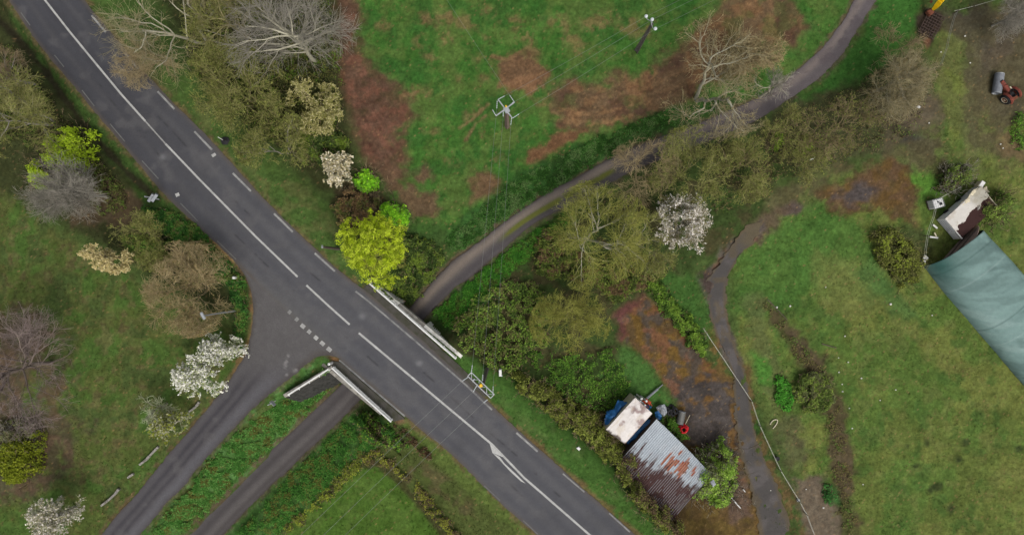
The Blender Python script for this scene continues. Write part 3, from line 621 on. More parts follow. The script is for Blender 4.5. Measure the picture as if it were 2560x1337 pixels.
dash2 = [((52, 32), (75, 64)), ((205, 226), (236, 266)), ((275, 310), (312, 354)), ((355, 402), (396, 447)), ((451, 508), (494, 552)), ((543, 602), (590, 648)), ((1210, 1213), (1250, 1250)), ((1308, 1300), (1345, 1335)), ((1085, 1096), (1100, 1107)), ((136, 138), (160, 168))]
marking('road_edge_dashes', [([(a[0] - 1, a[1] + 1), (b[0] - 1, b[1] + 1)], .17, .85) for a, b in dash[:8]] + [([a, b], .13, .66) for a, b in dash[8:]] + [([a, b], .09, .34) for a, b in dash2], .42)
marking('bridge_edge_lines', [([(889, 728), (920, 752), (991, 812), (1080, 888), (1165, 962), (1230, 1024)], .15, .75), ([(848, 900), (900, 944), (960, 996), (1012, 1040)], .15, .7)], .5)
marking('give_way_line', [([(u - 4.6 * k, v - 3.9 * k), (u + 4.6 * k, v + 3.9 * k)], .34, s) for u, v, k, s in ((757, 815, 1, .9), (773, 829, .8, .9), (790, 844, .9, .95), (806, 858, 1, .95), (823, 873, 1.05, 1), (742, 798, .7, .6), (724, 780, .7, .5))], .32)
marking('road_location_marks', [([(530, 390.5), (539, 385)], .26, .95), ([(439, 489), (448, 485)], .3, 1)], .2)
mb = MB()
for poly in ([(1223, 1104), (1258, 1142), (1231, 1131)], [(1231, 1131), (1249, 1141), (1262, 1158), (1246, 1146)], [(1248, 1148), (1262, 1158), (1290, 1184), (1314, 1208), (1302, 1202), (1276, 1178)]):
    mb.add([P(u, v, .0055) for u, v in poly][::-1], [tuple(range(len(poly)))], lin(WHT) * .95)
tag(mb.build('road_arrow', M['paint']), kind='structure')
# ------------------------------------------------------------------ bridge carrying the main road over the lane
br = thing('road_bridge', 'low concrete bridge carrying the main road over the narrow lane', 'bridge', BW(0, 0, 0))
def bld(mb, name, mat, parent, sm=False): return mb.build(name, mat, parent, sm, off=parent.location)
RZ = math.atan2(E_[1], E_[0])
m = MB(); m.box(BW(-.15, 0, -.42), (4.4, 8.0, .66), RZ); bld(m, 'deck', M['concrete'], br)
for s in (-1.8, 1.5):
    m = MB(); m.box(BW(s - .0, 0, -2.25), (.4, 8.0, 3.6), RZ); bld(m, 'abutment', M['concrete'], br)
hs0, hs1 = -5.1, 5.6
for a, b in ((hs0, -1.62), (1.32, hs1)):
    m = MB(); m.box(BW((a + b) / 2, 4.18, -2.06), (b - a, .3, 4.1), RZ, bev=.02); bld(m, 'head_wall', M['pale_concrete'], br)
m = MB(); m.box(BW(-.15, 4.18, -.36), (2.92, .3, .7), RZ); bld(m, 'lintel', M['concrete'], br)
for k, (a, b) in enumerate(((-3.4, -1.62), (1.32, 3.4))):
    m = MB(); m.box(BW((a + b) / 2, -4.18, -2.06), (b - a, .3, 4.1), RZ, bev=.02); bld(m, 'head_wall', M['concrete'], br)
m = MB(); m.box(BW(-.15, -4.18, -.36), (2.92, .3, .7), RZ); bld(m, 'lintel', M['concrete'], br)
def strip_pts(poly, z0, z1): return poly
m = MB()   # mossy footways, a low step above the road
fw = [P(u, v, .02) for u, v in ((908, 722), (930, 739), (992, 796), (1080, 871), (1158, 945), (1212, 992), (1222, 985), (1145, 910), (1040, 815), (935, 716), (920, 708))]
m.prism([(p[0], p[1]) for p in fw], -.3, .06); bld(m, 'footway', M['footway'], br)
m = MB(); fw = [P(u, v, .02) for u, v in ((832, 902), (852, 905), (900, 949), (955, 996), (1012, 1046), (985, 1053), (930, 1008), (880, 962), (836, 921))]
m.prism([(p[0], p[1]) for p in fw], -.3, .06); bld(m, 'footway', M['footway'], br)
# crumbs of moss along the kerb
def railing(name, label, pts, h, n_post, lower, group, teal=False):
    a = np.array(pts[0]); b = np.array(pts[1]); r = thing(name, label, 'railing', (a + b) / 2)
    def at(t, z): return (a + (b - a) * t) + np.array((0, 0, z))
    d = (b - a) / np.linalg.norm(b - a); ang = math.atan2(d[1], d[0]); L = np.linalg.norm((b - a)[:2])
    tilt = -math.asin(d[2])
    m = MB(); m.box(at(.5, h), (L, .13, .09), ang, bev=.02, ry=tilt); bld(m, 'top_rail', M['white'], r)
    for k in range(n_post):
        t = .012 + .976 * k / (n_post - 1)
        m = MB(); m.box(at(t, h * .5 - .1), (.07, .07, h + .1), ang, bev=.01)
        q = at(t, h - .12); m.box(q + np.array((-d[1], d[0], 0)) * .09, (.08, .16, .06), ang, bev=.01)
        bld(m, 'post', M['white'], r)
    for z in lower:
        m = MB(); m.box(at(.5, z), (L, .06, .05), ang, bev=.01, ry=tilt); bld(m, 'lower_rail', M['white'], r)
    if teal:
        m = MB(); nb = int(L / .13)
        for k in range(nb): m.box(at((k + .5) / nb, h * .5), (.02, .02, h - .1), ang)
        bld(m, 'balusters', M['teal'], r)
    return r
M['teal'] = plain_mat('pale_teal_paint', (150, 178, 176), .5, 0, .2, 6)
railing('bridge_railing', 'long white bridge railing on the tree side of the road, above the pale concrete walls', (P(923, 708, 1.05) - (0, 0, 1), P(1140, 897, 1.05) - (0, 0, 1)), 1.0, 8, (.55, .25), 'r', True)
railing('bridge_railing', 'white bridge railing with teal bars over the lane, meeting the wall railing at a corner', (P(829, 919, 1.05) - (0, 0, 1), P(978, 1054, 1.05) - (0, 0, 1)), 1.0, 6, (.55, .25), 'r', True)
# stone wing wall with its own railing
ww = thing('retaining_wall', 'dark sloping stone retaining wall beside the lane, topped by a white rail', 'wall', (*((WALL_A + WALL_B) / 2), -1.5))
wa = np.array(WALL_A); wb = np.array(WALL_B); d = (wb - wa) / np.linalg.norm(wb - wa); nrm = np.array((-d[1], d[0]))
m = MB(); sec = [(-.28, .05), (.1, .05), (1.25, -2.3), (1.6, -3.9), (-.28, -3.9)]
wa2 = wa - d * .3; wb2 = wb + d * .1; ns = 26; vs = []
for i in range(ns + 1):
    c = wa2 + (wb2 - wa2) * i / ns
    tp = 1 - .55 * (i / ns)                       # the wall gets lower away from the bridge
    for o, z in sec:
        z2 = z if z > -.1 else z * (tp if z > -3 else 1); o2 = o if o <= .1 else .1 + (o - .1) * (tp if z > -3 else 1)
        j = (rng.random() - .5) * .09 if o > .1 else 0
        vs.append((*(c + nrm * (o2 + j)), z2))
k = len(sec); fs = [(i * k + (j + 1) % k, i * k + j, (i + 1) * k + j, (i + 1) * k + (j + 1) % k) for i in range(ns) for j in range(k)]
m.add(vs, fs + [tuple(range(k)), tuple(range(ns * k + k - 1, ns * k - 1, -1))]); bld(m, 'stone_face', M['dark_stone'], ww)
m = MB(); m.box((*((wa + wb) / 2 - nrm * .09), .10), (np.linalg.norm(wb - wa) + .3, .34, .09), math.atan2(d[1], d[0]), bev=.02); bld(m, 'coping', M['concrete'], ww)
railing('wall_railing', 'short white railing on top of the dark stone retaining wall', (P(822, 922, .8) - (0, 0, .7), P(719, 987, .8) - (0, 0, .7)), .7, 5, (.35,), 'r')

# ------------------------------------------------------------------ poles and wires
def pole_top(u0, v0, u1, v1): # base pixel on the ground, top pixel -> base point, height
    b = G(u0, v0); r0 = math.hypot(u0 - 1280, v0 - 668.5); r1 = math.hypot(u1 - 1280, v1 - 668.5)
    zt = HC - (HC - b[2]) * r0 / r1; return b, zt
def insul(mb, a, b, n=4, r=.055):
    a = np.array(a, float); b = np.array(b, float)
    mb.tube([a, b], .018, 5)
    for i in range(n):
        c = a + (b - a) * (i + .7) / (n + .4); dd = (b - a) / np.linalg.norm(b - a) * .025
        mb.tube([c - dd, c, c + dd], [.025, r, .025], 8)
# pole with two crossed arms
b1, zt1 = pole_top(1268, 318, 1266, 272)
p1 = thing('utility_pole', 'concrete utility pole with two crossed steel arms in the meadow', 'utility pole', b1)
m = MB(); m.tube([b1 - (0, 0, .3), (b1[0], b1[1], zt1 - .05)], [.24, .15], 4); bld(m, 'pole_shaft', M['pole'], p1)
arms1 = [((1245, 249), (1281, 296)), ((1240, 290), (1286, 256))]; ends1 = []
for k, (a, b) in enumerate(arms1):
    A1 = P(*a, zt1 + .06 * k); B1 = P(*b, zt1 + .06 * k); ends1.append((A1, B1)); dd = B1 - A1
    m = MB(); m.box((A1 + B1) / 2, (np.linalg.norm(dd), .10, .08), math.atan2(dd[1], dd[0]), bev=.015); bld(m, 'cross_arm', M['galv'], p1)
m = MB(); m.box((b1[0], b1[1] - .1, zt1 + .02), (.42, .5, .22), .5, bev=.03); bld(m, 'bracket', M['galv'], p1)
m = MB(); m.box(P(1265, 266, zt1 + .28), (.12, .16, .08), .4, bev=.02); bld(m, 'plate', M['yellow'], p1)
ins1 = [((1245, 249), (1262, 240)), ((1281, 296), (1298, 285)), ((1243, 252), (1242, 272)), ((1240, 290), (1231, 274)), ((1286, 256), (1274, 238)), ((1258, 276), (1258, 292)), ((1279, 294), (1277, 313)), ((1266, 280), (1273, 286)), ((1280, 258), (1286, 256))]
for a, b in ins1:
    m = MB(); insul(m, P(*a, zt1 + .1), P(*b, zt1 + .02)); bld(m, 'insulator', M['glass'], p1)
# tall pole with holes and a forked head
b2, zt2 = pole_top(1590, 130, 1629, 56)
p2 = thing('utility_pole', 'dark grey pierced concrete utility pole with a forked head and three white insulators', 'utility pole', b2)
m = MB(); hp = zt2 - b2[2]; ax = np.array((math.cos(2.2), math.sin(2.2), 0)); ay = np.array((-ax[1], ax[0], 0))
for sgn in (-1, 1):
    m.tube([b2 + ax * .17 * sgn - (0, 0, .3), np.array((b2[0], b2[1], zt2)) + ax * .08 * sgn], [.075, .05], 4)
for i in range(14):
    t = (i + .5) / 14; m.box(b2 + np.array((0, 0, hp * t)), (.3 - .14 * t, .09, hp / 14 * .55), 2.2, col=(1, 1, 1))
bld(m, 'pole_shaft', M['pole_grey'], p2)
tips = [P(1615, 42, zt2 + .3), P(1630, 50, zt2 + .45), P(1638, 73, zt2 + .3)]; top2 = np.array((b2[0], b2[1], zt2))
for tpt, mid_ in zip(tips, ((1619, 50), None, (1631, 70))):
    m = MB()
    if mid_: m.tube(smooth([P(1627, 52, zt2 + .2), P(*mid_, zt2 + .12), tpt - (0, 0, .12), tpt]), .03, 6)
    else: m.tube([top2 - (0, 0, .2), tpt], .035, 6)
    bld(m, 'fork_arm', M['galv'], p2)
    m = MB(); m.tube([tpt, tpt + (0, 0, .06), tpt + (0, 0, .14), tpt + (0, 0, .2)], [.09, .15, .13, .05], 10); bld(m, 'insulator', M['glass'], p2)
# roadside pole with lattice arm
b3, zt3 = pole_top(1217, 922, 1205, 961)
p3 = thing('utility_pole', 'roadside utility pole with a white lattice crossarm and yellow cap near the bridge', 'utility pole', b3)
m = MB(); m.tube([b3 - (0, 0, .3), (b3[0], b3[1], zt3)], [.2, .13], 8); bld(m, 'pole_shaft', M['pole_grey'], p3)
A3 = P(1174, 935, zt3); B3 = P(1231, 990, zt3); dd = B3 - A3; dl = np.linalg.norm(dd); dd /= dl; nn3 = np.array((-dd[1], dd[0], 0)); m = MB()
for q in (-.2, .2): m.box((A3 + B3) / 2 + nn3 * q, (dl, .07, .07), math.atan2(dd[1], dd[0]), bev=.01)
for i in range(6):
    a = A3 + dd * dl * i / 6 + nn3 * .2 * (-1) ** i; b = A3 + dd * dl * (i + 1) / 6 - nn3 * .2 * (-1) ** i; m.tube([a, b], .025, 5)
for q in (0, .5, 1): m.box(A3 + dd * dl * q, (.06, .44, .06), math.atan2(dd[1], dd[0]))
bld(m, 'cross_arm', M['galv'], p3)
m = MB(); m.box(P(1202, 963, zt3 + .12), (.26, .26, .14), .6, bev=.05); bld(m, 'cap', M['yellow'], p3)
ins3 = [((1178, 934), (1181, 912)), ((1206, 952), (1207, 936)), ((1232, 985), (1233, 965)), ((1170, 942), (1156, 952)), ((1194, 960), (1183, 979)), ((1219, 998), (1209, 1006)), ((1186, 946), (1182, 954))]
for a, b in ins3:
    m = MB(); insul(m, P(*a, zt3 + .03), P(*b, zt3 - .05), 5); bld(m, 'insulator', M['glass'], p3)
def wire(label, a, b, sag, group, r=.009):
    a = np.array(a); b = np.array(b); pts = [a + (b - a) * t - np.array((0, 0, sag * 4 * t * (1 - t))) for t in np.linspace(0, 1, 25)]
    o = thing('power_line', label, 'wire', a, group=group); m = MB(); m.tube(pts, r, 5); bld(m, 'conductor', M['wire'], o)
ws = 'overhead wires between the poles'
for nm, a, b in (('left', (1242, 272), (1181, 912)), ('middle', (1258, 292), (1207, 936)), ('right', (1277, 313), (1233, 965))):
    wire(f'{nm} of three thin wires from the crossed-arm pole down to the roadside pole', P(*a, zt1), P(*b, zt3 - .05), .35, ws)
for nm, a, b in (('uppermost', (1262, 240), 0), ('middle', (1274, 262), 1), ('lowermost', (1298, 285), 2)):
    wire(f'{nm} of three thin wires between the crossed-arm pole and the forked pole', P(*a, zt1), tips[b], .25, ws)
for nm, a, b in (('upper left', (1156, 952), (640, 1444)), ('middle', (1183, 979), (690, 1452)), ('lower right', (1209, 1006), (745, 1452))):
    wire(f'{nm} of three thin wires crossing the main road towards the mown field', P(*a, zt3 - .05), P(*b, zt3 - .8), .5, ws)
for nm, tp in (('left', 0), ('middle', 1), ('right', 2)):
    wire(f'{nm} of three thin wires leaving the forked pole over the top edge', tips[tp], tips[tp] + np.array((16.0, 8.0, 0)), .2, ws, .008)
wire('single thin wire running from the crossed-arm pole across the meadow to upper left', P(1274, 238, zt1), P(1060, -90, zt1 + .3), .4, ws, .008)

# wooden telegraph pole in front of the lime-green tree
bt = G(846, 622); zt = HC - (HC - bt[2]) * math.hypot(846 - 1280, 622 - 668.5) / math.hypot(806 - 1280, 613 - 668.5)
t = thing('telegraph_pole', 'dark wooden telegraph pole beside the lime-yellow tree at the road edge', 'utility pole', bt)
m = MB(); m.tube([bt - (0, 0, .3), (bt[0], bt[1], zt)], [.14, .1], 9); bld(m, 'pole_shaft', M['wood'], t)
m = MB(); m.tube([(bt[0], bt[1], zt), (bt[0], bt[1], zt + .12)], [.1, .03], 8); m.box((bt[0] - .02, bt[1] + .1, zt - .1), (.12, .1, .12)); bld(m, 'cap', M['galv'], t)

# street lamp by the junction
bl = G(590, 776); zl = 6.6; t = thing('street_lamp', 'grey street lamp with a flat lamp head leaning over the lawn by the junction', 'street lamp', bl)
m = MB(); m.tube([bl - (0, 0, .2), (bl[0], bl[1], 3.0), (bl[0], bl[1], zl - .2)], [.09, .07, .05], 8); bld(m, 'post', M['galv'], t)
top = np.array((bl[0], bl[1], zl)); hd = P(507, 789, zl + .3)
m = MB(); m.tube(smooth([top - (0, 0, .25), top + (0, 0, .05), hd]), .035, 7); bld(m, 'arm', M['galv'], t)
dh = hd - top; m = MB(); m.box(hd, (.62, .24, .13), -1.05, bev=.05); bld(m, 'lamp_head', M['galv'], t)
# direction sign on the verge (seen on edge)
bs = G(399, 499); t = thing('road_sign', 'grey direction sign with two panels on the left verge, seen from above', 'road sign', bs)
zs = bs[2] + 2.3; m = MB()
m.tube([bs - (0, 0, .2), (bs[0], bs[1], zs + .1)], .05, 7); bld(m, 'post', M['galv'], t)
c1 = P(379, 494, zs); m = MB(); m.box(c1, (1.25, .05, .06), -.2, bev=.01); bld(m, 'bracket', M['galv'], t)
for q, dz in ((-.18, .0), (.18, .12)):
    m = MB(); m.box(c1 + np.array((q, .02, dz - .25)), (.75, .26, .5), .95, bev=.02, rx=.5); bld(m, 'panel', M['pipe_grey'], t)
bs = G(689, 1001); t = thing('road_sign', 'small white road sign on a post on the grass between the two lower roads', 'road sign', bs)
zs = bs[2] + 1.9; m = MB(); m.tube([bs - (0, 0, .2), (bs[0], bs[1], zs)], .035, 7); bld(m, 'post', M['white'], t)
c1 = P(681, 1008, zs); m = MB(); m.box(c1 + np.array((0, 0, -.1)), (.52, .05, .42), -.75, bev=.015, rx=.25); bld(m, 'panel', M['galv'], t)
m = MB(); m.tube([(bs[0], bs[1], zs), c1], .025, 6); bld(m, 'bracket', M['galv'], t)
# white marker bollards
def bollard(u, v, u2, v2, label, h=1.0):
    a = G(u, v); t = thing('marker_bollard', label, 'bollard', a, group='white roadside marker bollards')
    top = np.array((a[0] + (P(u2, v2, a[2] + h)[0] - a[0]) , a[1] + (P(u2, v2, a[2] + h)[1] - a[1]), a[2] + h))
    m = MB(); m.tube([a - (0, 0, .1), a + (top - a) * .9], .12, 12); bld(m, 'post', M['white'], t)
    m = MB(); m.tube([a + (top - a) * .9, a + (top - a) * .95, top, top + (0, 0, .03)], [.125, .13, .1, .03], 12); bld(m, 'reflector_cap', M['white'], t)
bollard(594, 694, 583, 694, 'white marker bollard on the verge left of the junction')
bollard(831, 906, 822, 910, 'white marker bollard beside the corner of the bridge railings', .95)
a = G(1251, 931); t = thing('roadside_marker', 'small white upright marker panel in the grass beside the roadside pole', 'marker', a)
m = MB(); m.box(a + np.array((0, .1, .45)), (.24, .58, .9), 0.02, bev=.03); bld(m, 'panel', M['white'], t)
m = MB(); m.box(a + np.array((.14, -.22, .2)), (.08, .12, .5), 0.3, bev=.01); bld(m, 'bracket', M['galv'], t)

# ------------------------------------------------------------------ sheds and the clutter round them
# corrugated metal roof shed
zr = G(1650, 1170)[2]
cN, cE, cS, cW = [P(u, v, zr + h) for u, v, h in ((1642, 1046, 2.7), (1780, 1184, 2.7), (1680, 1302, 2.25), (1540, 1162, 2.25))]
ctr = (cN + cE + cS + cW) / 4; sh = thing('metal_shed', 'long shed with a rusty corrugated metal roof beside the roadside hedge', 'shed', (ctr[0], ctr[1], zr))
nu, nv = 260, 70; uu, vv = np.meshgrid(np.linspace(0, 1, nu), np.linspace(0, 1, nv), indexing='ij')
R_ = (cN[None, None] * ((1 - uu) * (1 - vv))[..., None] + cE * (uu * (1 - vv))[..., None] + cS * (uu * vv)[..., None] + cW * ((1 - uu) * vv)[..., None])
Lr = np.linalg.norm(cE - cN); ph = uu * Lr / .19
ridge = np.abs((ph % 1) - .5) * 2; prof = sst(.45, .95, ridge)
row = np.floor(vv * 3.02); R_[..., 2] += .05 * prof + .012 * (2 - row) + .03 * (fbm(uu * 6, vv * 4, 3, 3) - .5)
edge_j = .08 * (vnoise(np.floor(ph / 4), row, 5) - .5); R_[..., :2] += ((cW - cN)[:2] / np.linalg.norm(cW - cN))[None, None] * edge_j[..., None]
Cc = np.empty((nu, nv, 3)); Cc[:] = lin((176, 185, 192))
sheet = vnoise(np.floor(ph / 4.6) * 3.7, row * 2.3 + 7, 8); Cc *= (.8 + .3 * sheet)[..., None]
Cc = mixc(Cc, (1 - prof) * .25, (140, 146, 150)) if 'mixc' in globals() else Cc
str_ = fbm(ph * .9, vv * 2.5, 17, 4); blot = fbm(uu * 9, vv * 7, 27, 4)
band_ = gs(uu + .25 * vv, .66, .22) * gs(vv, .28, .22)
rs_ = vnoise(np.floor(ph) * 3.7 + 2, vv * 9 + np.floor(ph) * 1.3, 37)
ru = sst(.60, .68, rs_ * .55 + .5 * band_) * sst(.22, .4, band_)
Cc = mixc(Cc, ru * (.75 + .25 * (1 - prof)), (146, 76, 50)); Cc = mixc(Cc, sst(.45, .6, rs_) * band_ * .35, (176, 150, 130))
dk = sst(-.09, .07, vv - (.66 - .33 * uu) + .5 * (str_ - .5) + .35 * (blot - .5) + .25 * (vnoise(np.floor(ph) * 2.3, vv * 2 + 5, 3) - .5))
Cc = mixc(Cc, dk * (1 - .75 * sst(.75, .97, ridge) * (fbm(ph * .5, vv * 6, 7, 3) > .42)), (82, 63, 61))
Cc = mixc(Cc, sst(.8, 1.0, uu) * sst(.5, .6, blot) * .6, (92, 88, 86))
idx = np.arange(nu * nv).reshape(nu, nv); F = np.stack([idx[:-1, :-1], idx[:-1, 1:], idx[1:, 1:], idx[1:, :-1]], -1).reshape(-1, 4)
V = R_.reshape(-1, 3) - np.array(sh.location)
e1 = V[F[0][1]] - V[F[0][0]]; e2 = V[F[0][3]] - V[F[0][0]]
if np.cross(e1, e2)[2] < 0: F = F[:, ::-1]
rf = mesh_np('roof', V, F, M['rust'], sh, Cc.reshape(-1, 3)); sm_ = rf.modifiers.new('thick', 'SOLIDIFY'); sm_.thickness = .015; sm_.offset = -1
cs = [cN, cE, cS, cW]
for i in range(4):
    a = cs[i] * .97 + ctr * .03; b = cs[(i + 1) % 4] * .97 + ctr * .03; zt_ = min(a[2], b[2]) - .06
    m = MB(); dd = b - a; m.box(((a + b) / 2 * np.array((1, 1, 0)) + np.array((0, 0, (zr - .3 + zt_) / 2))), (np.linalg.norm(dd[:2]) - .1, .08, zt_ - zr + .3), math.atan2(dd[1], dd[0])); bld(m, 'wall', M['darkwood'], sh)
# white box body with a dirty roof
q = [P(u, v, zr + 2.75) for u, v in ((1588, 993), (1631, 1033), (1562, 1109), (1514, 1074))]
ctr2 = sum(q) / 4; wbx = thing('box_trailer', 'white box trailer with a stained roof against the metal shed and blue sheet', 'trailer', (ctr2[0], ctr2[1], zr))
nu, nv = 60, 100; uu, vv = np.meshgrid(np.linspace(0, 1, nu), np.linspace(0, 1, nv), indexing='ij')
R_ = q[0] * ((1 - uu) * (1 - vv))[..., None] + q[1] * (uu * (1 - vv))[..., None] + q[2] * (uu * vv)[..., None] + q[3] * ((1 - uu) * vv)[..., None]
R_[..., 2] += .05 * np.sin(uu * math.pi) + .02 * fbm(uu * 8, vv * 12, 4, 3)
Cc = np.empty((nu, nv, 3)); Cc[:] = lin((226, 220, 214)); n1 = fbm(uu * 3.5, vv * 6, 51, 5); n2 = fbm(uu * 9, vv * 4, 61, 4)
Cc = mixc(Cc, sst(.44, .66, n1 + .28 * (1 - vv) - .22) * .85, (150, 128, 124)); Cc = mixc(Cc, gs(uu - .12 * vv, .42, .16 ) * (1 - sst(.1, .75, vv)) * .75 * sst(.35, .6, n2), (112, 92, 92))
Cc = mixc(Cc, sst(.58, .7, n2) * .35, (196, 178, 150)); Cc = mixc(Cc, sst(.93, .99, vv + .1 * (n2 - .5)) * .9, (72, 62, 58)); Cc = mixc(Cc, sst(.965, .99, uu) * .5, (150, 120, 92))
idx = np.arange(nu * nv).reshape(nu, nv); F = np.stack([idx[:-1, :-1], idx[:-1, 1:], idx[1:, 1:], idx[1:, :-1]], -1).reshape(-1, 4)
V = R_.reshape(-1, 3) - np.array(wbx.location); e1 = V[F[0][1]] - V[F[0][0]]; e2 = V[F[0][3]] - V[F[0][0]]
if np.cross(e1, e2)[2] < 0: F = F[:, ::-1]
rf = mesh_np('roof', V, F, M['col'], wbx, Cc.reshape(-1, 3), True); sm_ = rf.modifiers.new('thick', 'SOLIDIFY'); sm_.thickness = .05; sm_.offset = -1
for i in range(4):
    a = q[i] * .975 + ctr2 * .025; b = q[(i + 1) % 4] * .975 + ctr2 * .025; dd = b - a; zt_ = zr + 2.7
    m = MB(); m.box((*((a + b) / 2)[:2], (zr + .3 + zt_) / 2), (np.linalg.norm(dd[:2]) - .06, .05, zt_ - zr - .3), math.atan2(dd[1], dd[0])); bld(m, 'side_panel', M['cream'], wbx)
for s in (.35, .65):
    a = q[0] * (1 - s) + q[3] * s; m = MB(); m.tube([(a[0] - .1, a[1] - .1, zr + .3), (a[0] + .1, a[1] + .1, zr + .3)], .3, 12); bld(m, 'wheel', M['black'], wbx)
def sheet_obj(name, label, cat, pxpoly, z, mat, rough=.25, group=None, n=34, hump=.3, seed=0):
    """a crumpled sheet filling a pixel outline at height z above the ground"""
    pts = np.array(pxpoly, float); c = pts.mean(0); base = G(*c); o = thing(name, label, cat, base, group=group)
    u0, v0 = pts.min(0); u1, v1 = pts.max(0); gu, gv = np.meshgrid(np.linspace(u0, u1, n), np.linspace(v0, v1, n), indexing='ij')
    dd = sdf(gu, gv, pts); V = []; keep = {}; F = []
    X = (gu - 1280) * K * (HC - base[2] - z); Y = -(gv - 668.5) * K * (HC - base[2] - z)
    Zt = base[2] + z + rough * (fbm(X * 2.2, Y * 2.2, seed, 4) - .5) * 2 + hump * sst(0, -14, dd)
    cell = (dd[:-1, :-1] < 1) & (dd[1:, :-1] < 1) & (dd[1:, 1:] < 1) & (dd[:-1, 1:] < 1)
    idx = np.arange(n * n).reshape(n, n); F = np.stack([idx[:-1, :-1], idx[:-1, 1:], idx[1:, 1:], idx[1:, :-1]], -1)[cell]
    V = np.stack([X, Y, Zt], -1).reshape(-1, 3) - np.array(base)
    me = mesh_np('sheet', V, F, mat, o, np.ones((n * n, 3)), False); md = me.modifiers.new('thick', 'SOLIDIFY'); md.thickness = .02
    return o
sheet_obj('tarpaulin', 'crumpled blue tarpaulin beside the white box trailer', 'tarpaulin', [(1513, 1045), (1516, 1028), (1535, 1020), (1545, 1000), (1560, 1003), (1572, 1006), (1526, 1068), (1512, 1062)], 1.7, M['blue'], .35, seed=4, hump=.5)
sheet_obj('tarpaulin', 'strip of blue tarpaulin in the gap between box trailer and metal shed', 'tarpaulin', [(1562, 1104), (1600, 1064), (1620, 1046), (1634, 1054), (1630, 1062), (1600, 1085), (1570, 1112)], 1.3, M['blue'], .25, seed=9)
sheet_obj('tarpaulin', 'small blue sheet at the upper corner of the metal shed', 'tarpaulin', [(1637, 1030), (1645, 1026), (1655, 1040), (1650, 1050), (1640, 1042)], .7, M['blue'], .2, seed=12)
sheet_obj('plastic_sheet', 'crumpled pale grey plastic sheet next to the black tyres', 'sheet', [(1640, 1018), (1652, 1010), (1662, 1011), (1668, 1030), (1660, 1040), (1648, 1030)], .5, M['tarp_grey'], .35, seed=22)
lb = ['tallest white pipe standing at the corner of the box trailer', 'white pipe second from the left of the upright bundle', 'short white pipe in the middle of the upright bundle', 'white pipe nearest the trailer roof corner', 'white pipe at the right end of the upright bundle']
for (u, v, hh), l in zip(((1586, 990, 2.2), (1592, 986, 1.7), (1594, 996, 1.6), (1598, 1000, 2.1), (1602, 990, 2.0)), lb):
    a = G(u, v); t = thing('pipe', l, 'pipe', a, group='upright white pipes'); m = MB(); m.tube([a, a + np.array((.12, -.05, hh))], .09, 10); bld(m, 'tube', M['white'], t)
    m = MB(); m.tube([a + np.array((.12, -.05, hh)), a + np.array((.125, -.052, hh + .05))], .1, 10); bld(m, 'rim', M['galv'], t)
for (a, b), l, mt, r in ((((1610, 998), (1656, 960)), 'long grey pole lying on the grass, pointing at the yard', 'pipe_grey', .11), (((1570, 1002), (1592, 988)), 'grey rod leaning behind the blue tarpaulin', 'pipe_grey', .05), (((1604, 1012), (1622, 998)), 'red tube beside the box trailer', 'red', .07), (((1612, 1014), (1630, 1004)), 'dark grey tube beside the red tube', 'black', .06)):
    p, q_ = G(*a, .35), G(*b, .15); t = thing('pole', l, 'pole', (p + q_) / 2); m = MB(); m.tube([p, p + (q_ - p) * .72, p + (q_ - p) * .73, q_], [r, r, r * .5, r * .45], 8); bld(m, 'tube', M[mt], t)
def coil(name, label, u, v, R, r, turns, mat, z=.1, jit=.06, tail=None):
    c = G(u, v, z); t = thing(name, label, 'hose', c); pts = []
    for i in range(int(turns * 18)):
        a = i / 18 * 2 * math.pi; rr = R * (1 - .5 * (i / (turns * 18))) + jit * math.sin(a * 2.3 + i); pts.append(c + np.array((rr * math.cos(a), rr * math.sin(a), .05 + .1 * math.sin(i * .7) + .015 * i / 4)))
    m = MB(); m.tube(pts, r, 6); bld(m, 'hose', M[mat], t)
    if tail: m = MB(); m.tube(smooth([G(*p, .08) for p in tail]), r, 6); bld(m, 'hose_end', M[mat], t)
coil('hose_coil', 'bright red hose coiled beside the bush by the metal shed', 1706, 1071, .46, .06, 7, 'red')
coil('hose_coil', 'tangled orange hose at the end of the box trailer', 1612, 1005, .36, .035, 4, 'orange', .5, .12, [(1604, 1000), (1612, 993), (1622, 1002), (1630, 1014)])
coil('hose_coil', 'loose light blue hose loop on the corner of the box trailer', 1616, 1014, .24, .03, 2, 'blue', .8, .08)
for (u, v, z), l in zip(((1664, 1022, .1), (1672, 1028, .28), (1680, 1030, .12), (1686, 1024, .3), (1676, 1018, .1)), ('black tyre nearest the grey plastic sheet', 'black tyre on top of the heap beside the shed', 'black tyre at the front of the heap', 'black tyre leaning next to the wire mesh roll', 'black tyre at the back of the heap')):
    c = G(u, v, z + .1); t = thing('tyre', l, 'tyre', c, group='heap of black tyres'); m = MB(); m.ring(c, .24, .11, (math.sin(u), math.cos(v) * .6, 1.1), 20, 8); bld(m, 'tread', M['black'], t)
p, q_ = G(1697, 1056, .36), G(1703, 1026, .36); t = thing('mesh_roll', 'grey roll of wire mesh standing between the tyres and the red hose', 'roll', p - (0, 0, .36)); m = MB(); m.tube([p, q_], .34, 18); bld(m, 'mesh', M['mesh'], t)
for e_ in (p, q_): m = MB(); m.ring(e_, .33, .03, q_ - p, 20, 6); bld(m, 'rim', M['pipe_grey'], t)
def stick(name, label, a, b, r, mat, z=.12, cat='plank', w=None):
    p, q_ = G(*a, z), G(*b, z); t = thing(name, label, cat, (p + q_) / 2); m = MB(); dd = q_ - p
    if w: m.box((p + q_) / 2, (np.linalg.norm(dd), w, .05), math.atan2(dd[1], dd[0]), bev=.01)
    else: m.tube([p, q_], [r, r * .8], 7)
    bld(m, 'shaft', M[mat], t)
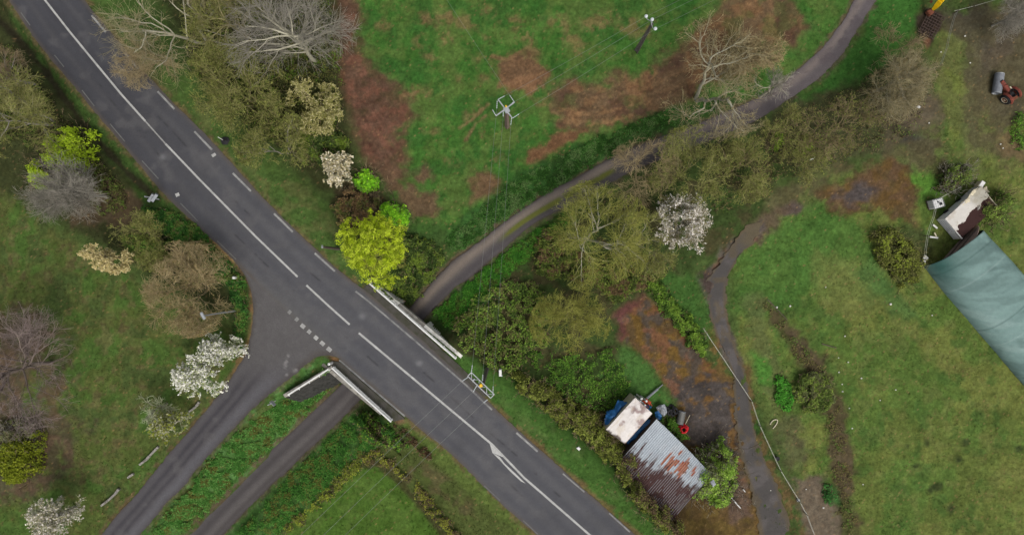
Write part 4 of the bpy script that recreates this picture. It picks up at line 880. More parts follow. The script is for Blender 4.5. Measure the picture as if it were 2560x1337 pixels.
stick('wooden_stick', 'thin pale stick lying next to the red hose coil', (1712, 1060), (1724, 1036), .03, 'cream')
stick('metal_pole', 'white metal pole lying at the foot of the leafy green tree', (1818, 1232), (1849, 1267), .06, 'white', .25, 'pole')
stick('metal_pole', 'short white rod on the moss near the leafy green tree', (1857, 1221), (1862, 1228), .05, 'white', .12, 'pole')
stick('fallen_branch', 'thin dark fallen branch on the right-hand field', (2054, 859), (2090, 869), .05, 'wood', .06, 'branch')
stick('fallen_branch', 'pale fallen branch on the brown strip of the field', (1918, 748), (1968, 800), .045, 'wood', .06, 'branch')
stick('plank', 'narrow white plank in the scrub north of the yard', (2020, 402), (2034, 395), .05, 'white', .3, 'plank', .1)
sheet_obj('plastic_bag', 'white scrap of plastic on the verge beside the roadside hedge', 'litter', [(1441, 1119), (1447, 1116), (1452, 1121), (1447, 1126)], .06, M['white'], .1, n=10, hump=.05)
sheet_obj('plastic_bag', 'white scrap of plastic beside the bare tree in the upper right', 'litter', [(2291, 268), (2297, 264), (2302, 268), (2296, 272)], .06, M['white'], .1, n=10, hump=.05)
pts = smooth([G(u, v, .12) for u, v in ((1924, 1060), (1928, 1052), (1936, 1047), (1943, 1048), (1942, 1056), (1936, 1064), (1931, 1070))]); t = thing('hoop', 'bent white plastic hoop lying on the grass right of the yard path', 'hoop', pts[0]); m = MB(); m.tube(pts, .045, 7); bld(m, 'tube', M['cream'], t)
def pot(name, label, u, v, r, h, mat, cat):
    c = G(u, v); t = thing(name, label, cat, c); m = MB(); m.tube([c, c + np.array((0, 0, h))], [r * .8, r], 14); bld(m, 'body', M[mat], t); m = MB(); m.ring(c + np.array((0, 0, h)), r, .035, (0, 0, 1), 16, 6); bld(m, 'rim', M[mat], t)
pot('bucket', 'black bucket beside the fence tape right of the yard path', 1941, 1144, .17, .3, 'black', 'bucket')
m = MB(); c = G(1994, 1248, .14); t = thing('buoy', 'round grey ball hanging at the fence tape in the lower right', 'ball', c - (0, 0, .14))
m.tube([c + np.array((0, 0, .16 * math.sin(a))) for a in np.linspace(-1.5, 1.5, 9)], [.16 * math.cos(a) for a in np.linspace(-1.5, 1.5, 9)], 14); bld(m, 'shell', M['galv'], t)
sheet_obj('rubbish_bag', 'black rubbish bag on the verge with a white stick in it', 'rubbish bag', [(551, 350), (558, 343), (570, 344), (574, 352), (568, 362), (556, 362)], .2, M['black'], .2, n=20, hump=.3)
stick('wooden_stick', 'short white stick on the black rubbish bag by the road', (554, 347), (566, 354), .03, 'white', .75)
for k, (u, v, r) in enumerate(((2120, 905, .09), (2096, 894, .07), (2153, 945, .1), (2105, 960, .08), (2097, 930, .09), (2123, 1020, .08), (2239, 974, .08), (2130, 1070, .1), (2106, 978, .09), (1975, 765, .12), (1942, 768, .12), (2226, 760, .14), (2330, 788, .08), (2064, 718, .07), (2112, 840, .09), (2200, 1000, .07), (2157, 1210, .08), (1926, 1225, .08), (2015, 1222, .07), (2058, 1268, .12), (2412, 91, .1), (2352, 131, .08), (2425, 158, .08), (2501, 361, .09), (2507, 371, .08), (2322, 308, .09))):
    r *= .72; c = G(u, v, .02); t = thing('stone', 'pale stone lying loose in the right-hand field', 'stone', c, group='loose pale stones in the right-hand field'); m = MB()
    m.tube([c + np.array((0, 0, -.04)), c, c + np.array((.02, .01, r * .7)), c + np.array((.02, 0, r))], [r * .8, r * 1.1, r * .8, r * .3], 7); bld(m, 'rock', M['pale_concrete'], t)

M['boards'] = plain_mat('brown_boards', (150, 130, 118), .9, 0, .35, 3)
M['dark_iron'] = plain_mat('dark_iron', (72, 58, 52), .8, 0, .35, 5)
# ------------------------------------------------------------------ green polytunnel
lf = [P(u, v, -2.9) for u, v in ((2322, 684), (2378, 772), (2470, 876), (2560, 958), (2660, 1060))]
zg = -2.95; axd = np.array((.655, -.756, 0)); axd /= np.linalg.norm(axd); acr = np.array((.756, .655, 0)); acr /= np.linalg.norm(acr)
o0 = P(2322, 684, zg); WT, HT, LT = 6.0, 2.45, 17.0
tn = thing('polytunnel', 'large grey-green polytunnel with a creased, stained sheet cover', 'polytunnel', o0 + acr * WT / 2)
nu, nv = 150, 70; su, sv = np.meshgrid(np.linspace(0, 1, nu), np.linspace(0, 1, nv), indexing='ij')
th = math.pi * (1 - sv); sag = .10 * np.abs(np.sin(su * LT / 1.9 * math.pi)) * np.sin(th) - .05
fold = (fbm(su * 26 + sv * 5, sv * 2.5 + su * 3, 3, 5) - .5) * .13 * np.sin(th) ** .5
wide = 1 + .05 * sst(0, .25, su)
px_ = -np.cos(math.pi - th) ; Xl = (WT / 2) * (1 + np.sign(-np.cos(th)) * np.abs(np.cos(th)) ** .85 * -1 * -1)
Zl = (HT - sag + fold) * np.abs(np.sin(th)) ** .8
skew = .12 * (fbm(su * 9, sv * 2, 5, 3) - .5) - (1.0 * sv + .25 * np.sin(th)) * (1 - sst(0, .5, su))
Pp = o0 + axd * (su * LT + skew)[..., None] + acr * ((Xl - WT / 2) * wide + WT / 2)[..., None]; Pp[..., 2] = zg - .05 + Zl
Cc = np.empty((nu, nv, 3)); Cc[:] = lin((120, 146, 141))
fx = su * LT * .55; fy = sv * 6.5
smear = fbm(fx * 1.7 + fy * .75, fy * .28 - fx * .12, 13, 5); blot = fbm(fx * 1.2, fy * .8, 23, 4)
Cc = mixc(Cc, sst(.5, .62, smear) * .6, (98, 120, 116)); Cc = mixc(Cc, sst(.60, .74, 1 - smear) * .7, (138, 162, 157)); Cc = mixc(Cc, sst(.6, .72, blot) * .5, (96, 118, 114)); hoop = np.abs((su * LT / 1.9) % 1 - .5) ; Cc = mixc(Cc, (1 - sst(0, .03, hoop)) * .35, (150, 170, 166)); Cc = mixc(Cc, (1 - sst(0, .014, np.abs((su * LT / 5.7 + .3) % 1 - .5))) * .5, (74, 96, 92))
Cc = mixc(Cc, gs(sv, .06, .1) * .6, (72, 112, 98)); Cc = mixc(Cc, gs(su, .03, .09) * gs(sv, .8, .2) * .9, (50, 84, 78))
idx = np.arange(nu * nv).reshape(nu, nv); F = np.stack([idx[:-1, :-1], idx[1:, :-1], idx[1:, 1:], idx[:-1, 1:]], -1).reshape(-1, 4)
V = Pp.reshape(-1, 3) - np.array(tn.location); kq = (nu // 2) * (nv - 1) + nv // 2; e1 = V[F[kq][1]] - V[F[kq][0]]; e2 = V[F[kq][3]] - V[F[kq][0]]
if np.cross(e1, e2)[2] < 0: F = F[:, ::-1]
cv = mesh_np('cover', V, F, M['tarp_t'] if 'tarp_t' in M else M['col'], tn, Cc.reshape(-1, 3), True); md = cv.modifiers.new('thick', 'SOLIDIFY'); md.thickness = .02; md.offset = -1
arch = [o0 + axd * (.12 - 1.0 * x / WT) + acr * x + np.array((0, 0, z)) for x, z in [((WT / 2) * (1 - math.cos(a)), HT * .95 * math.sin(a) ** .8) for a in np.linspace(0, math.pi, 17)]]
m = MB(); fr = [a for a in arch]; bk = [a + axd * .06 for a in arch]; n_ = len(arch)
m.add(fr + bk, [tuple(range(n_)), tuple(range(2 * n_ - 1, n_ - 1, -1))] + [(i, n_ + i, n_ + (i + 1) % n_, (i + 1) % n_) for i in range(n_)]); bld(m, 'end_wall', M['boards'], tn)
for z in (.7, 1.4):
    m = MB(); m.box(o0 + axd * (.05 - .5) + acr * WT * .5 + np.array((0, 0, z)), (WT * (.95 - z * .12), .05, .1), math.atan2(acr[1] * WT - axd[1], acr[0] * WT - axd[0])); bld(m, 'batten', M['wood'], tn)
# ------------------------------------------------------------------ derelict white trailer, tank and scraps by the tunnel
zt0 = G(2370, 570)[2]; ht = 1.35
qa, qb = P(2362, 547, zt0 + ht), P(2393, 583, zt0 + ht); dirv = P(2438, 478, zt0 + ht) - qa; dirv /= np.linalg.norm(dirv); Lt = 4.4
acv = (qb - qa); Wt_ = np.linalg.norm(acv) ; acv = acv / Wt_; Wt_ *= 1.4
cc = qa + dirv * Lt / 2 + acv * Wt_ / 2; tr = thing('derelict_trailer', 'derelict white trailer with half of its roof rusted away beside the polytunnel', 'trailer', (cc[0], cc[1], zt0)); az = math.atan2(dirv[1], dirv[0])
nu, nv = 90, 50; su, sv = np.meshgrid(np.linspace(0, 1, nu), np.linspace(0, 1, nv), indexing='ij')
Pp = qa + dirv * (su * Lt)[..., None] + acv * (sv * Wt_)[..., None]; n1 = fbm(su * 7, sv * 4, 71, 4)
hole = sst(.60, .66, sv + .5 * (n1 - .5) + .12 * su); Pp[..., 2] += -.22 * hole + .03 * n1
Cc = np.empty((nu, nv, 3)); Cc[:] = lin((208, 204, 196)); Cc = mixc(Cc, sst(.55, .7, n1) * .5, (168, 158, 140)); Cc = mixc(Cc, hole, (66, 48, 46)); Cc = mixc(Cc, sst(.55, .8, su) * (1 - hole) * .6, (150, 146, 126))
idx = np.arange(nu * nv).reshape(nu, nv); F = np.stack([idx[:-1, :-1], idx[1:, :-1], idx[1:, 1:], idx[:-1, 1:]], -1).reshape(-1, 4)
V = Pp.reshape(-1, 3) - np.array(tr.location); e1 = V[F[0][1]] - V[F[0][0]]; e2 = V[F[0][3]] - V[F[0][0]]
if np.cross(e1, e2)[2] < 0: F = F[:, ::-1]
rf = mesh_np('roof', V, F, M['col'], tr, Cc.reshape(-1, 3)); md = rf.modifiers.new('thick', 'SOLIDIFY'); md.thickness = .03; md.offset = -1
def wallp(a, b, name, mat, z0, z1):
    m = MB(); dd = b - a; m.box((*((a + b) / 2)[:2], (z0 + z1) / 2), (np.linalg.norm(dd[:2]), .05, z1 - z0), math.atan2(dd[1], dd[0])); return bld(m, name, M[mat], tr)
ins = .04
qc, qd = qb + (acv * (Wt_ * (1 - 1 / 1.4))), qa + dirv * Lt; qe = qc + dirv * Lt
wallp(qa + dirv * ins, qc + dirv * ins, 'rear_door', 'white', zt0 + .15, zt0 + ht - .01); wallp(qa + acv * ins, qd + acv * ins, 'side_panel', 'white', zt0 + .15, zt0 + ht - .01); wallp(qc - acv * ins, qe - acv * ins, 'side_panel', 'cream', zt0 + .15, zt0 + ht - .25); wallp(qd - dirv * ins, qe - dirv * ins, 'front_panel', 'cream', zt0 + .15, zt0 + ht - .05)
for z in (.35, .6, .85, 1.1):
    m = MB(); a = qa - dirv * .01; m.box((*((a + qb) / 2)[:2], zt0 + z), (np.linalg.norm(qb - qa) * .8, .03, .03), math.atan2(acv[1], acv[0])); bld(m, 'hinge_bar', M['pipe_grey'], tr)
for s in (.25, .6):
    a = qa + dirv * Lt * s; m = MB(); m.tube([(*(a - acv * .05)[:2], zt0 + .25), (*(a + acv * .15)[:2], zt0 + .25)], .25, 12); bld(m, 'wheel', M['black'], tr)
c = P(2346, 508, zt0 + .9); t = thing('water_tank', 'square white plastic water tank in a wire cage beside the trailer', 'tank', (c[0], c[1], zt0))
m = MB(); m.box((c[0], c[1], zt0 + .5), (.92, .78, .9), .28, bev=.06); bld(m, 'tank_body', M['white'], t)
m = MB(); R2 = lambda x, y, z: (c[0] + x * math.cos(.28) - y * math.sin(.28), c[1] + x * math.sin(.28) + y * math.cos(.28), zt0 + z)
for x in np.linspace(-.48, .48, 6): m.tube([R2(x, -.41, .08), R2(x, -.41, .97), R2(x, .41, .97), R2(x, .41, .08)], .012, 4)
for y in np.linspace(-.41, .41, 5): m.tube([R2(-.48, y, .08), R2(-.48, y, .97), R2(.48, y, .97), R2(.48, y, .08)], .012, 4)
bld(m, 'cage', M['galv'], t); m = MB(); m.tube([R2(.15, -.1, .93), R2(.15, -.1, 1.03)], .13, 12); m.tube([R2(.02, .05, .96), R2(-.1, .2, 1.0)], .05, 6); bld(m, 'lid', M['black'], t); m = MB(); m.box((c[0], c[1], zt0 + .05), (1.0, .86, .1), .28); bld(m, 'pallet', M['wood'], t)
c = P(2454, 461, zt0 + .7); t = thing('white_crate', 'dirty white plastic crate beyond the far end of the derelict trailer', 'crate', (c[0], c[1], zt0)); m = MB(); m.box((c[0], c[1], zt0 + .4), (.7, .42, .7), .95, bev=.06); bld(m, 'body', M['cream'], t); m = MB(); m.box((c[0], c[1], zt0 + .77), (.6, .36, .05), .95, bev=.02); bld(m, 'lid', M['white'], t)
stick('plank', 'upper white plank in the litter left of the derelict trailer', (2330, 562), (2341, 571), .06, 'white', .15, 'plank', .16)
stick('plank', 'lower white plank in the litter left of the derelict trailer', (2322, 592), (2343, 595), .06, 'white', .15, 'plank', .15)
stick('plank', 'short grey plank standing among the scraps by the tunnel front', (2332, 582), (2337, 592), .05, 'cream', .25, 'plank', .12)
stick('plank', 'white plank lying on the trailer side nearest the tunnel roof', (2428, 543), (2445, 527), .06, 'white', 1.0, 'plank', .18)
sheet_obj('plastic_sheet', 'torn white sheet draped along the far side of the derelict trailer', 'sheet', [(2398, 512), (2418, 494), (2432, 474), (2446, 470), (2442, 486), (2424, 506), (2406, 524)], 1.45, M['cream'], .25, seed=31, hump=.1)
sheet_obj('plastic_sheet', 'scrap of white sheeting on the grass past the white crate', 'sheet', [(2458, 470), (2466, 466), (2474, 480), (2468, 482)], .15, M['cream'], .12, seed=33, hump=.05, n=14)
stick('white_board', 'tilted white board at the left corner of the polytunnel', (2291, 664), (2309, 641), .08, 'white', .5, 'board', .42)

# ------------------------------------------------------------------ tractor with a corrugated pipe in front
ct = G(2506, 232); t = thing('tractor', 'small old rusty red tractor parked on the field next to a grey corrugated pipe', 'tractor', ct, math.radians(128)); t.scale = (.88, .88, .88)
def part(mb, name, mat, sm=False): return mb.build(name, M[mat], t, sm)
# local frame: x forward
m = MB(); m.box((.55, 0, .82), (1.35, .42, .42), bev=.08); part(m, 'bonnet', 'tractor'); m = MB(); m.box((.2, 0, .5), (2.1, .34, .36), bev=.04); part(m, 'chassis', 'rusty')
m = MB(); m.box((1.24, 0, .8), (.06, .38, .4), bev=.02); part(m, 'grille', 'black')
for sgn in (-1, 1):
    w_ = MB(); w_.ring((-.62, sgn * .62, .58), .44, .16, (0, 1, 0), 26, 10); o = w_.build('wheel', M['black'], t); h_ = MB(); h_.tube([(-.62, sgn * .54, .58), (-.62, sgn * .72, .58)], [.34, .30], 18); h_.build('rim', M['redrim'] if 'redrim' in M else M['tractor'], o); h_ = MB(); h_.ring((-.62, sgn * .73, .58), .32, .035, (0, 1, 0), 22, 6); h_.tube([(-.62, sgn * .72, .58), (-.62, sgn * .77, .58)], .1, 10); h_.build('hub', M['cream'], o)
    m = MB(); m.tube([(-.62 + .68 * math.cos(a), sgn * .56, .58 + .68 * math.sin(a)) for a in np.linspace(.35, 2.7, 12)], .13, 5); part(m, 'fender', 'tractor')
    w_ = MB(); w_.ring((.95, sgn * .48, .32), .2, .1, (0, 1, 0), 18, 8); o = w_.build('wheel', M['black'], t); h_ = MB(); h_.tube([(.95, sgn * .42, .32), (.95, sgn * .54, .32)], .14, 12); h_.build('rim', M['tractor'], o)
m = MB(); m.box((-.55, 0, .98), (.42, .46, .08), bev=.03); m.box((-.76, 0, 1.18), (.07, .44, .34), bev=.03); part(m, 'seat', 'black')
m = MB(); m.ring((-.12, 0, 1.2), .2, .022, (-.6, 0, 1), 18, 6); m.tube([(.05, 0, .95), (-.12, 0, 1.2)], .03, 6); part(m, 'steering_wheel', 'black')
m = MB(); m.tube([(.7, .12, 1.0), (.7, .12, 1.55)], .035, 7); part(m, 'exhaust', 'rusty'); m = MB(); m.box((-.95, 0, .7), (.5, .9, .3), bev=.05); part(m, 'rear_box', 'rusty'); m = MB(); m.box((.1, -.3, .95), (.3, .12, .1), bev=.02); part(m, 'toolbox', 'cream')
M['pipe_c'] = M['pipe_grey']
pa, pb = G(2483, 236, .42), G(2491, 188, .42); t2 = thing('culvert_pipe', 'grey corrugated drain pipe lying in front of the tractor', 'pipe', (pa + pb) / 2 - (0, 0, .42))
npt = 120; pts = [pa + (pb - pa) * i / npt for i in range(npt + 1)]; rs = [0.34 + .04 * math.sin(i * 2 * math.pi / 5) for i in range(npt + 1)]
m = MB(); m.tube(pts, rs, 22, cap=False); o = bld(m, 'pipe_wall', M['pipe_grey'], t2, True); md = o.modifiers.new('thick', 'SOLIDIFY'); md.thickness = .03
for e_ in (pa, pb): m = MB(); m.ring(e_, .35, .035, pb - pa, 24, 8); bld(m, 'rim', M['galv'], t2)
# ------------------------------------------------------------------ yellow digger arm at the top edge, rusty harrow below it
cx = G(2368, -40); t = thing('digger', 'yellow digger reaching in over the top edge above the rusty harrow', 'digger', cx, math.radians(0))
def dpt(u, v, z): p = P(u, v, cx[2] + z); return p - np.array(cx)
m = MB(); a, b, c_ = dpt(2372, -40, 1.3), dpt(2352, 2, 1.9), dpt(2333, 24, .9)
m.tube([a, (a + b) / 2 + (0, 0, .3), b], [.28, .34, .26], 4); m.build('boom', M['yellow'], t); m = MB(); m.tube([b, (b + c_) / 2 + np.array((.05, 0, 0)), c_], [.28, .3, .16], 4); m.build('dipper_arm', M['yellow'], t)
m = MB(); m.tube([dpt(2358, -8, 1.9), dpt(2342, 16, 1.4)], .05, 7); m.build('ram', M['galv'], t); m = MB(); m.box(c_ + np.array((-.05, -.1, -.45)), (.5, .55, .5), .7, bev=.08); m.build('bucket', M['rusty'], t)
m = MB(); m.box((.2, .9, 1.2), (1.5, 2.0, .9), .3, bev=.15); m.build('body', M['yellow'], t); m = MB(); m.box((.1, 1.4, 2.0), (1.1, 1.1, 1.0), .3, bev=.1); m.build('cab', M['black'], t)
for s in (-1, 1):
    m = MB(); m.box((.2 + .75 * s * math.cos(.3), .9 + .75 * s * math.sin(.3), .4), (.4, 2.4, .7), .3, bev=.2); m.build('track', M['black'], t)
m = MB(); m.tube([dpt(2326, 8, .8), dpt(2330, 2, .9)], .12, 8); m.build('hydraulic_block', M['tractor'], t)
ch = G(2324, 65); t = thing('harrow', 'rusty dark harrow grid lying on bare soil below the yellow digger', 'harrow', ch, math.radians(-28))
for x in np.linspace(-.75, .75, 7):
    m = MB(); m.box((x, 0, .28), (.05, 2.3, .06)); m.build('bar', M['dark_iron'], t)
for y in np.linspace(-1.1, 1.1, 9):
    m = MB(); m.box((0, y, .34), (1.6, .05, .05)); m.build('cross_bar', M['dark_iron'], t)
m = MB()
for x in np.linspace(-.75, .75, 7):
    for y in np.linspace(-1.1, 1.1, 9): m.tube([(x, y, .3), (x, y, .02)], [.02, .01], 4)
m.build('tines', M['dark_iron'], t)
# ------------------------------------------------------------------ fence tapes
def fence(label, pts, posts, hgt, strands=2, r=.012, mat='rope', cat='fence', pr=.03, pm='wood'):
    o = thing('tape_fence', label, cat, G(*pts[0]))
    for k in range(strands):
        q = []; h = hgt - .28 * k; W3 = [G(u, v, h) + np.array((.02 * k, 0, 0)) for u, v in pts]
        for a, b in zip(W3[:-1], W3[1:]):
            q += [a + (b - a) * s - np.array((0, 0, .06 * 4 * s * (1 - s))) for s in np.linspace(0, .92, 8)]
        m = MB(); m.tube(q + [W3[-1]], r, 5); bld(m, 'tape', M[mat], o)
    for u, v in posts:
        b = G(u, v); m = MB(); m.tube([b - (0, 0, .2), b + np.array((0, 0, hgt + .08))], pr, 7); bld(m, 'post', M[pm], o)
FP = [(1752, 818), (1800, 890), (1872, 998), (1893, 1060), (1944, 1170), (1992, 1248), (2008, 1278), (2034, 1345), (2060, 1420)]
fence('twin strand of white fence tape following the yard path down the picture', FP, FP[2:8], .9)
fence('thin grey wire fence along the edge of the upper right field', [(2380, 36), (2368, 70), (2356, 125), (2341, 168)], [(2380, 36), (2341, 168)], .8, 2, .014, 'wire')
fence('thin wire fence from the digger towards the top right corner', [(2372, 36), (2420, 24), (2475, 8), (2520, -20)], [(2384, 35), (2420, 24)], .8, 1, .014, 'rope')
fence('thin string fence in front of the polytunnel and water tank', [(2300, 660), (2308, 590), (2324, 540), (2334, 500), (2390, 470)], [(2302, 650), (2308, 590), (2334, 498)], .8, 2, .012, 'rope')
# low broken stone edging along the side road lawn
for k, seg in enumerate((((500, 1003), (489, 1018), (474, 1028)), ((398, 1115), (380, 1133), (367, 1148), (351, 1160)), ((336, 1182), (322, 1192)), ((300, 1220), (285, 1238), (268, 1252), (255, 1262)))):
    lb = ('short weathered stone edging beside the white pear blossom', 'weathered stone edging below the lichen-grey fruit tree', 'short stone edging halfway down the lawn by the side road', 'lowest stone edging beside the side road lawn')[k]
    pts = [G(u, v, .1) for u, v in smooth(seg, 1)]; o = thing('stone_edging', lb, 'wall', pts[0]); m = MB()
    for a, b in zip(pts[:-1], pts[1:]):
        dd = b - a; m.box((a + b) / 2 + np.array((0, 0, (rng.random() - .5) * .08)), (np.linalg.norm(dd) * .96, .15 + .06 * rng.random(), .32), math.atan2(dd[1], dd[0]) + (rng.random() - .5) * .12, bev=.03)
    bld(m, 'stones', M['concrete'], o)
# ------------------------------------------------------------------ vegetation generators
def unit(a): return a / (np.linalg.norm(a, axis=-1, keepdims=True) + 1e-9)
def sprout(r, par, c, t0, t1, ang, length, m, wob, up, out=None):
    """children polylines (N*c, m, 3) growing from parent polylines (N, M, 3)"""
    N, M_, _ = par.shape; t = np.sort(r.uniform(t0, t1, (N, c)), 1); f = t * (M_ - 1); i = np.minimum(f.astype(int), M_ - 2); fr = (f - i)[..., None]
    rows = np.arange(N)[:, None]; a = par[rows, i]; b = par[rows, i + 1]; p0 = a + (b - a) * fr; tg = unit(b - a)
    rv = r.normal(size=(N, c, 3)); pp = unit(rv - (rv * tg).sum(-1, keepdims=True) * tg)
    an = np.radians(r.uniform(ang[0], ang[1], (N, c, 1))); d = np.cos(an) * tg + np.sin(an) * pp
    d[..., 2] += up
    if out is not None: d = d + out * unit(p0 * np.array((1, 1, 0.0)))
    d = unit(d); L = length * (1.1 - .5 * t) * r.uniform(.6, 1.25, (N, c))
    pts = np.empty((N, c, m, 3)); pts[:, :, 0] = p0; cur = p0; dd = d
    for k in range(1, m):
        dd = unit(dd + r.normal(size=dd.shape) * wob + np.array((0, 0, up * .25))); cur = cur + dd * (L / (m - 1))[..., None]; pts[:, :, k] = cur
    return pts.reshape(N * c, m, 3)
def tubes_np(P3, r0, r1, sides):
    """tapered tubes; returns V, F"""
    N, m, _ = P3.shape; d = unit(P3[:, -1] - P3[:, 0]); ref = np.where(np.abs(d[:, 2:3]) < .9, np.array((0, 0, 1.)), np.array((1., 0, 0)))
    a = unit(np.cross(d, ref)); b = np.cross(a, d)
    q = 2 * np.pi * np.arange(sides) / sides
    ring = a[:, None, :] * np.cos(q)[None, :, None] + b[:, None, :] * np.sin(q)[None, :, None]
    t = np.linspace(0, 1, m); rad = np.asarray(r0).reshape(-1, 1) * (1 - t) + np.asarray(r1).reshape(-1, 1) * t
    rad = np.broadcast_to(rad, (N, m)); V = P3[:, :, None, :] + ring[:, None] * rad[:, :, None, None]
    idx = np.arange(N * m * sides).reshape(N, m, sides); nx_ = np.roll(idx, -1, axis=2)
    F = np.stack([idx[:, :-1], nx_[:, :-1], nx_[:, 1:], idx[:, 1:]], -1).reshape(-1, 4)
    return V.reshape(-1, 3), F
class NB:
    def __init__(s): s.V = []; s.F = []; s.C = []; s.n = 0
    def add(s, V, F, C):
        s.V.append(V); s.F.append(F + s.n); s.C.append(np.broadcast_to(C, V.shape) if np.ndim(C) == 1 else C); s.n += len(V)
    def tubes(s, P3, r0, r1, sides, c, r, var=.25):
        V, F = tubes_np(P3, r0, r1, sides); k = len(V) // len(P3)
        C = np.repeat(np.asarray(c)[None] * (1 + (r.random((len(P3), 1)) - .5) * 2 * var), k, 0); s.add(V, F, C)
    def leaves(s, cen, size, cols, r, flat=.35, asp=1.5):
        """leaf-shaped quads; cols (k,3) palette"""
        n = len(cen); nr = r.normal(size=(n, 3)); nr[:, 2] = np.abs(nr[:, 2]) + flat; nr = unit(nr)
        a = unit(np.cross(nr, r.normal(size=(n, 3)))); b = np.cross(nr, a); sz = size * r.uniform(.6, 1.35, (n, 1))
        a = a * sz * asp * .5; b = b * sz * .5; bend = nr * sz * .12
        V = np.stack([cen - a, cen + b * .9 + bend, cen + a, cen - b * .9 + bend], 1).reshape(-1, 3)
        F = np.arange(n * 4).reshape(n, 4); c = np.asarray(cols)[r.integers(0, len(cols), n)] * (1 + (r.random((n, 1)) - .5) * .5)
        s.add(V, F, np.repeat(c, 4, 0))
    def build(s, name, mat, parent):
        if not s.V: return None
        return mesh_np(name, np.concatenate(s.V), np.concatenate(s.F), mat, parent, np.concatenate(s.C))
def pal(*cs): return np.array([lin(c) for c in cs]) * 1.55
BARK = dict(pale=(168, 164, 144), grey=(136, 132, 122), olive=(134, 128, 92), tan=(140, 126, 98), purple=(128, 116, 108), dark=(84, 76, 62))
TWIG = dict(pale=(136, 128, 100), grey=(130, 126, 116), olive=(130, 128, 82), tan=(150, 136, 104), purple=(124, 112, 108), dark=(86, 80, 56), yellow=(140, 140, 74), lichen=(150, 154, 128), brown=(124, 110, 86))
cnt = [0]
def tree(name, label, u, v, R_px, h, bark='grey', twig='olive', cat='tree', stems=1, limbs=11, sub=6, sub2=6, tw=5, thick=1.0, wob=.16, buds=None, bud_n=0, bud_s=.10, blossom=None, squash=(1, 1), rot=0.0, off=(0, 0), group=None, spread=1.0, fullness=.6, tr=.0105, lean=(0, 0)):
    cnt[0] += 1; tw = max(2, tw - 1); sub2 = max(4, sub2 - 1); r = np.random.default_rng(1000 + cnt[0]); g0 = G(u, v); zc = g0[2] + h * fullness
    c = P(u, v, zc); R = R_px * K * (HC - zc); bx, by = c[0] + lean[0], c[1] + lean[1]; bz = G_at(bx, by)
    o = thing(name, label, cat, (bx, by, bz), group=group)
    # trunk(s)
    st = np.zeros((stems, 7, 3)); az = r.uniform(0, 6.28) + np.arange(stems) * 6.28 / stems
    for k in range(7):
        t = k / 6; rr = (0 if stems == 1 else R * .35) * t ** 1.2
        st[:, k] = np.stack([np.cos(az) * (rr + .12 * (stems > 1)), np.sin(az) * (rr + .12 * (stems > 1)), np.full(stems, t * h * .72)], 1) - np.array((lean[0] * t, lean[1] * t, 0))
        if 0 < k: st[:, k, :2] += r.normal(size=(stems, 2)) * h * .012
    r0 = .0175 * h * thick * (1 if stems == 1 else .62)
    nl = max(2, limbs // stems); L1 = sprout(r, st, nl, .28, .98, (38, 72), R * .98, 8, wob, .12, .55 * spread)
    L2 = sprout(r, L1, sub, .22, .97, (25, 60), R * .5, 6, wob * 1.1, .08, .25)
    L2 = np.concatenate([L2, sprout(r, st, 5, .6, .99, (10, 40), R * .55, 6, wob, .2, .3)])
    L3 = sprout(r, L2, sub2, .15, .98, (22, 60), R * .31, 4, wob * 1.2, .05)
    L4 = sprout(r, L3, tw, .1, .98, (20, 60), R * .19, 3, wob, .03) if tw else None
    def fit(Q):
        Q = Q.copy(); d = np.hypot(Q[..., 0], Q[..., 1]) / R; k = np.where(d > .8, (.8 + .25 * np.tanh((d - .8) / .25)) / np.maximum(d, .01), 1)
        Q[..., 0] *= k; Q[..., 1] *= k
        top = h * 1.03; Q[..., 2] = np.where(Q[..., 2] > h * .8, h * .8 + .25 * h * np.tanh((Q[..., 2] - h * .8) / (.25 * h)), Q[..., 2]); Q[..., 2] = np.maximum(Q[..., 2], .05)
        x = Q[..., 0] * squash[0]; y = Q[..., 1] * squash[1]; Q[..., 0] = x * math.cos(rot) - y * math.sin(rot); Q[..., 1] = x * math.sin(rot) + y * math.cos(rot)
        return Q
    st[:, 0, 2] -= .3; bc = lin(BARK[bark]) * 1.2; tc_ = lin(TWIG[twig]) * 2.1
    nb = NB(); nb.tubes(fit(st), r0 * 1.15, r0 * .45, 8, bc, r, .1); nb.tubes(fit(L1), r0 * .5, r0 * .12, 6, bc, r, .15); nb.build('trunk', M['bark'], o)
    nb = NB(); mixb = bc * .55 + tc_ * .45
    nb.tubes(fit(L2), r0 * .24, tr * 1.1, 4, mixb, r, .2); nb.tubes(fit(L3), tr * 1.25, tr * .8, 3, tc_, r, .25)
    if L4 is not None: nb.tubes(fit(L4), tr * .8, tr * .45, 3, tc_, r, .3)
    if buds is not None and bud_n:
        src = fit(L4 if L4 is not None else L3); n = int(bud_n); i = r.integers(0, len(src), n); t = r.random(n) * (src.shape[1] - 1); a = t.astype(int)
        cen = src[i, a] + (src[i, np.minimum(a + 1, src.shape[1] - 1)] - src[i, a]) * (t - a)[:, None] + r.normal(size=(n, 3)) * .035
        if blossom:                                # flowers only on some branches, in sprays
            keep = fbm(cen[:, 0] * 1.7 + cnt[0] * 7, cen[:, 1] * 1.7, 5, 3) > blossom; cen = cen[keep]
        nb.leaves(cen, bud_s, buds, r)
    nb.build('crown', M['foliage'], o); return o
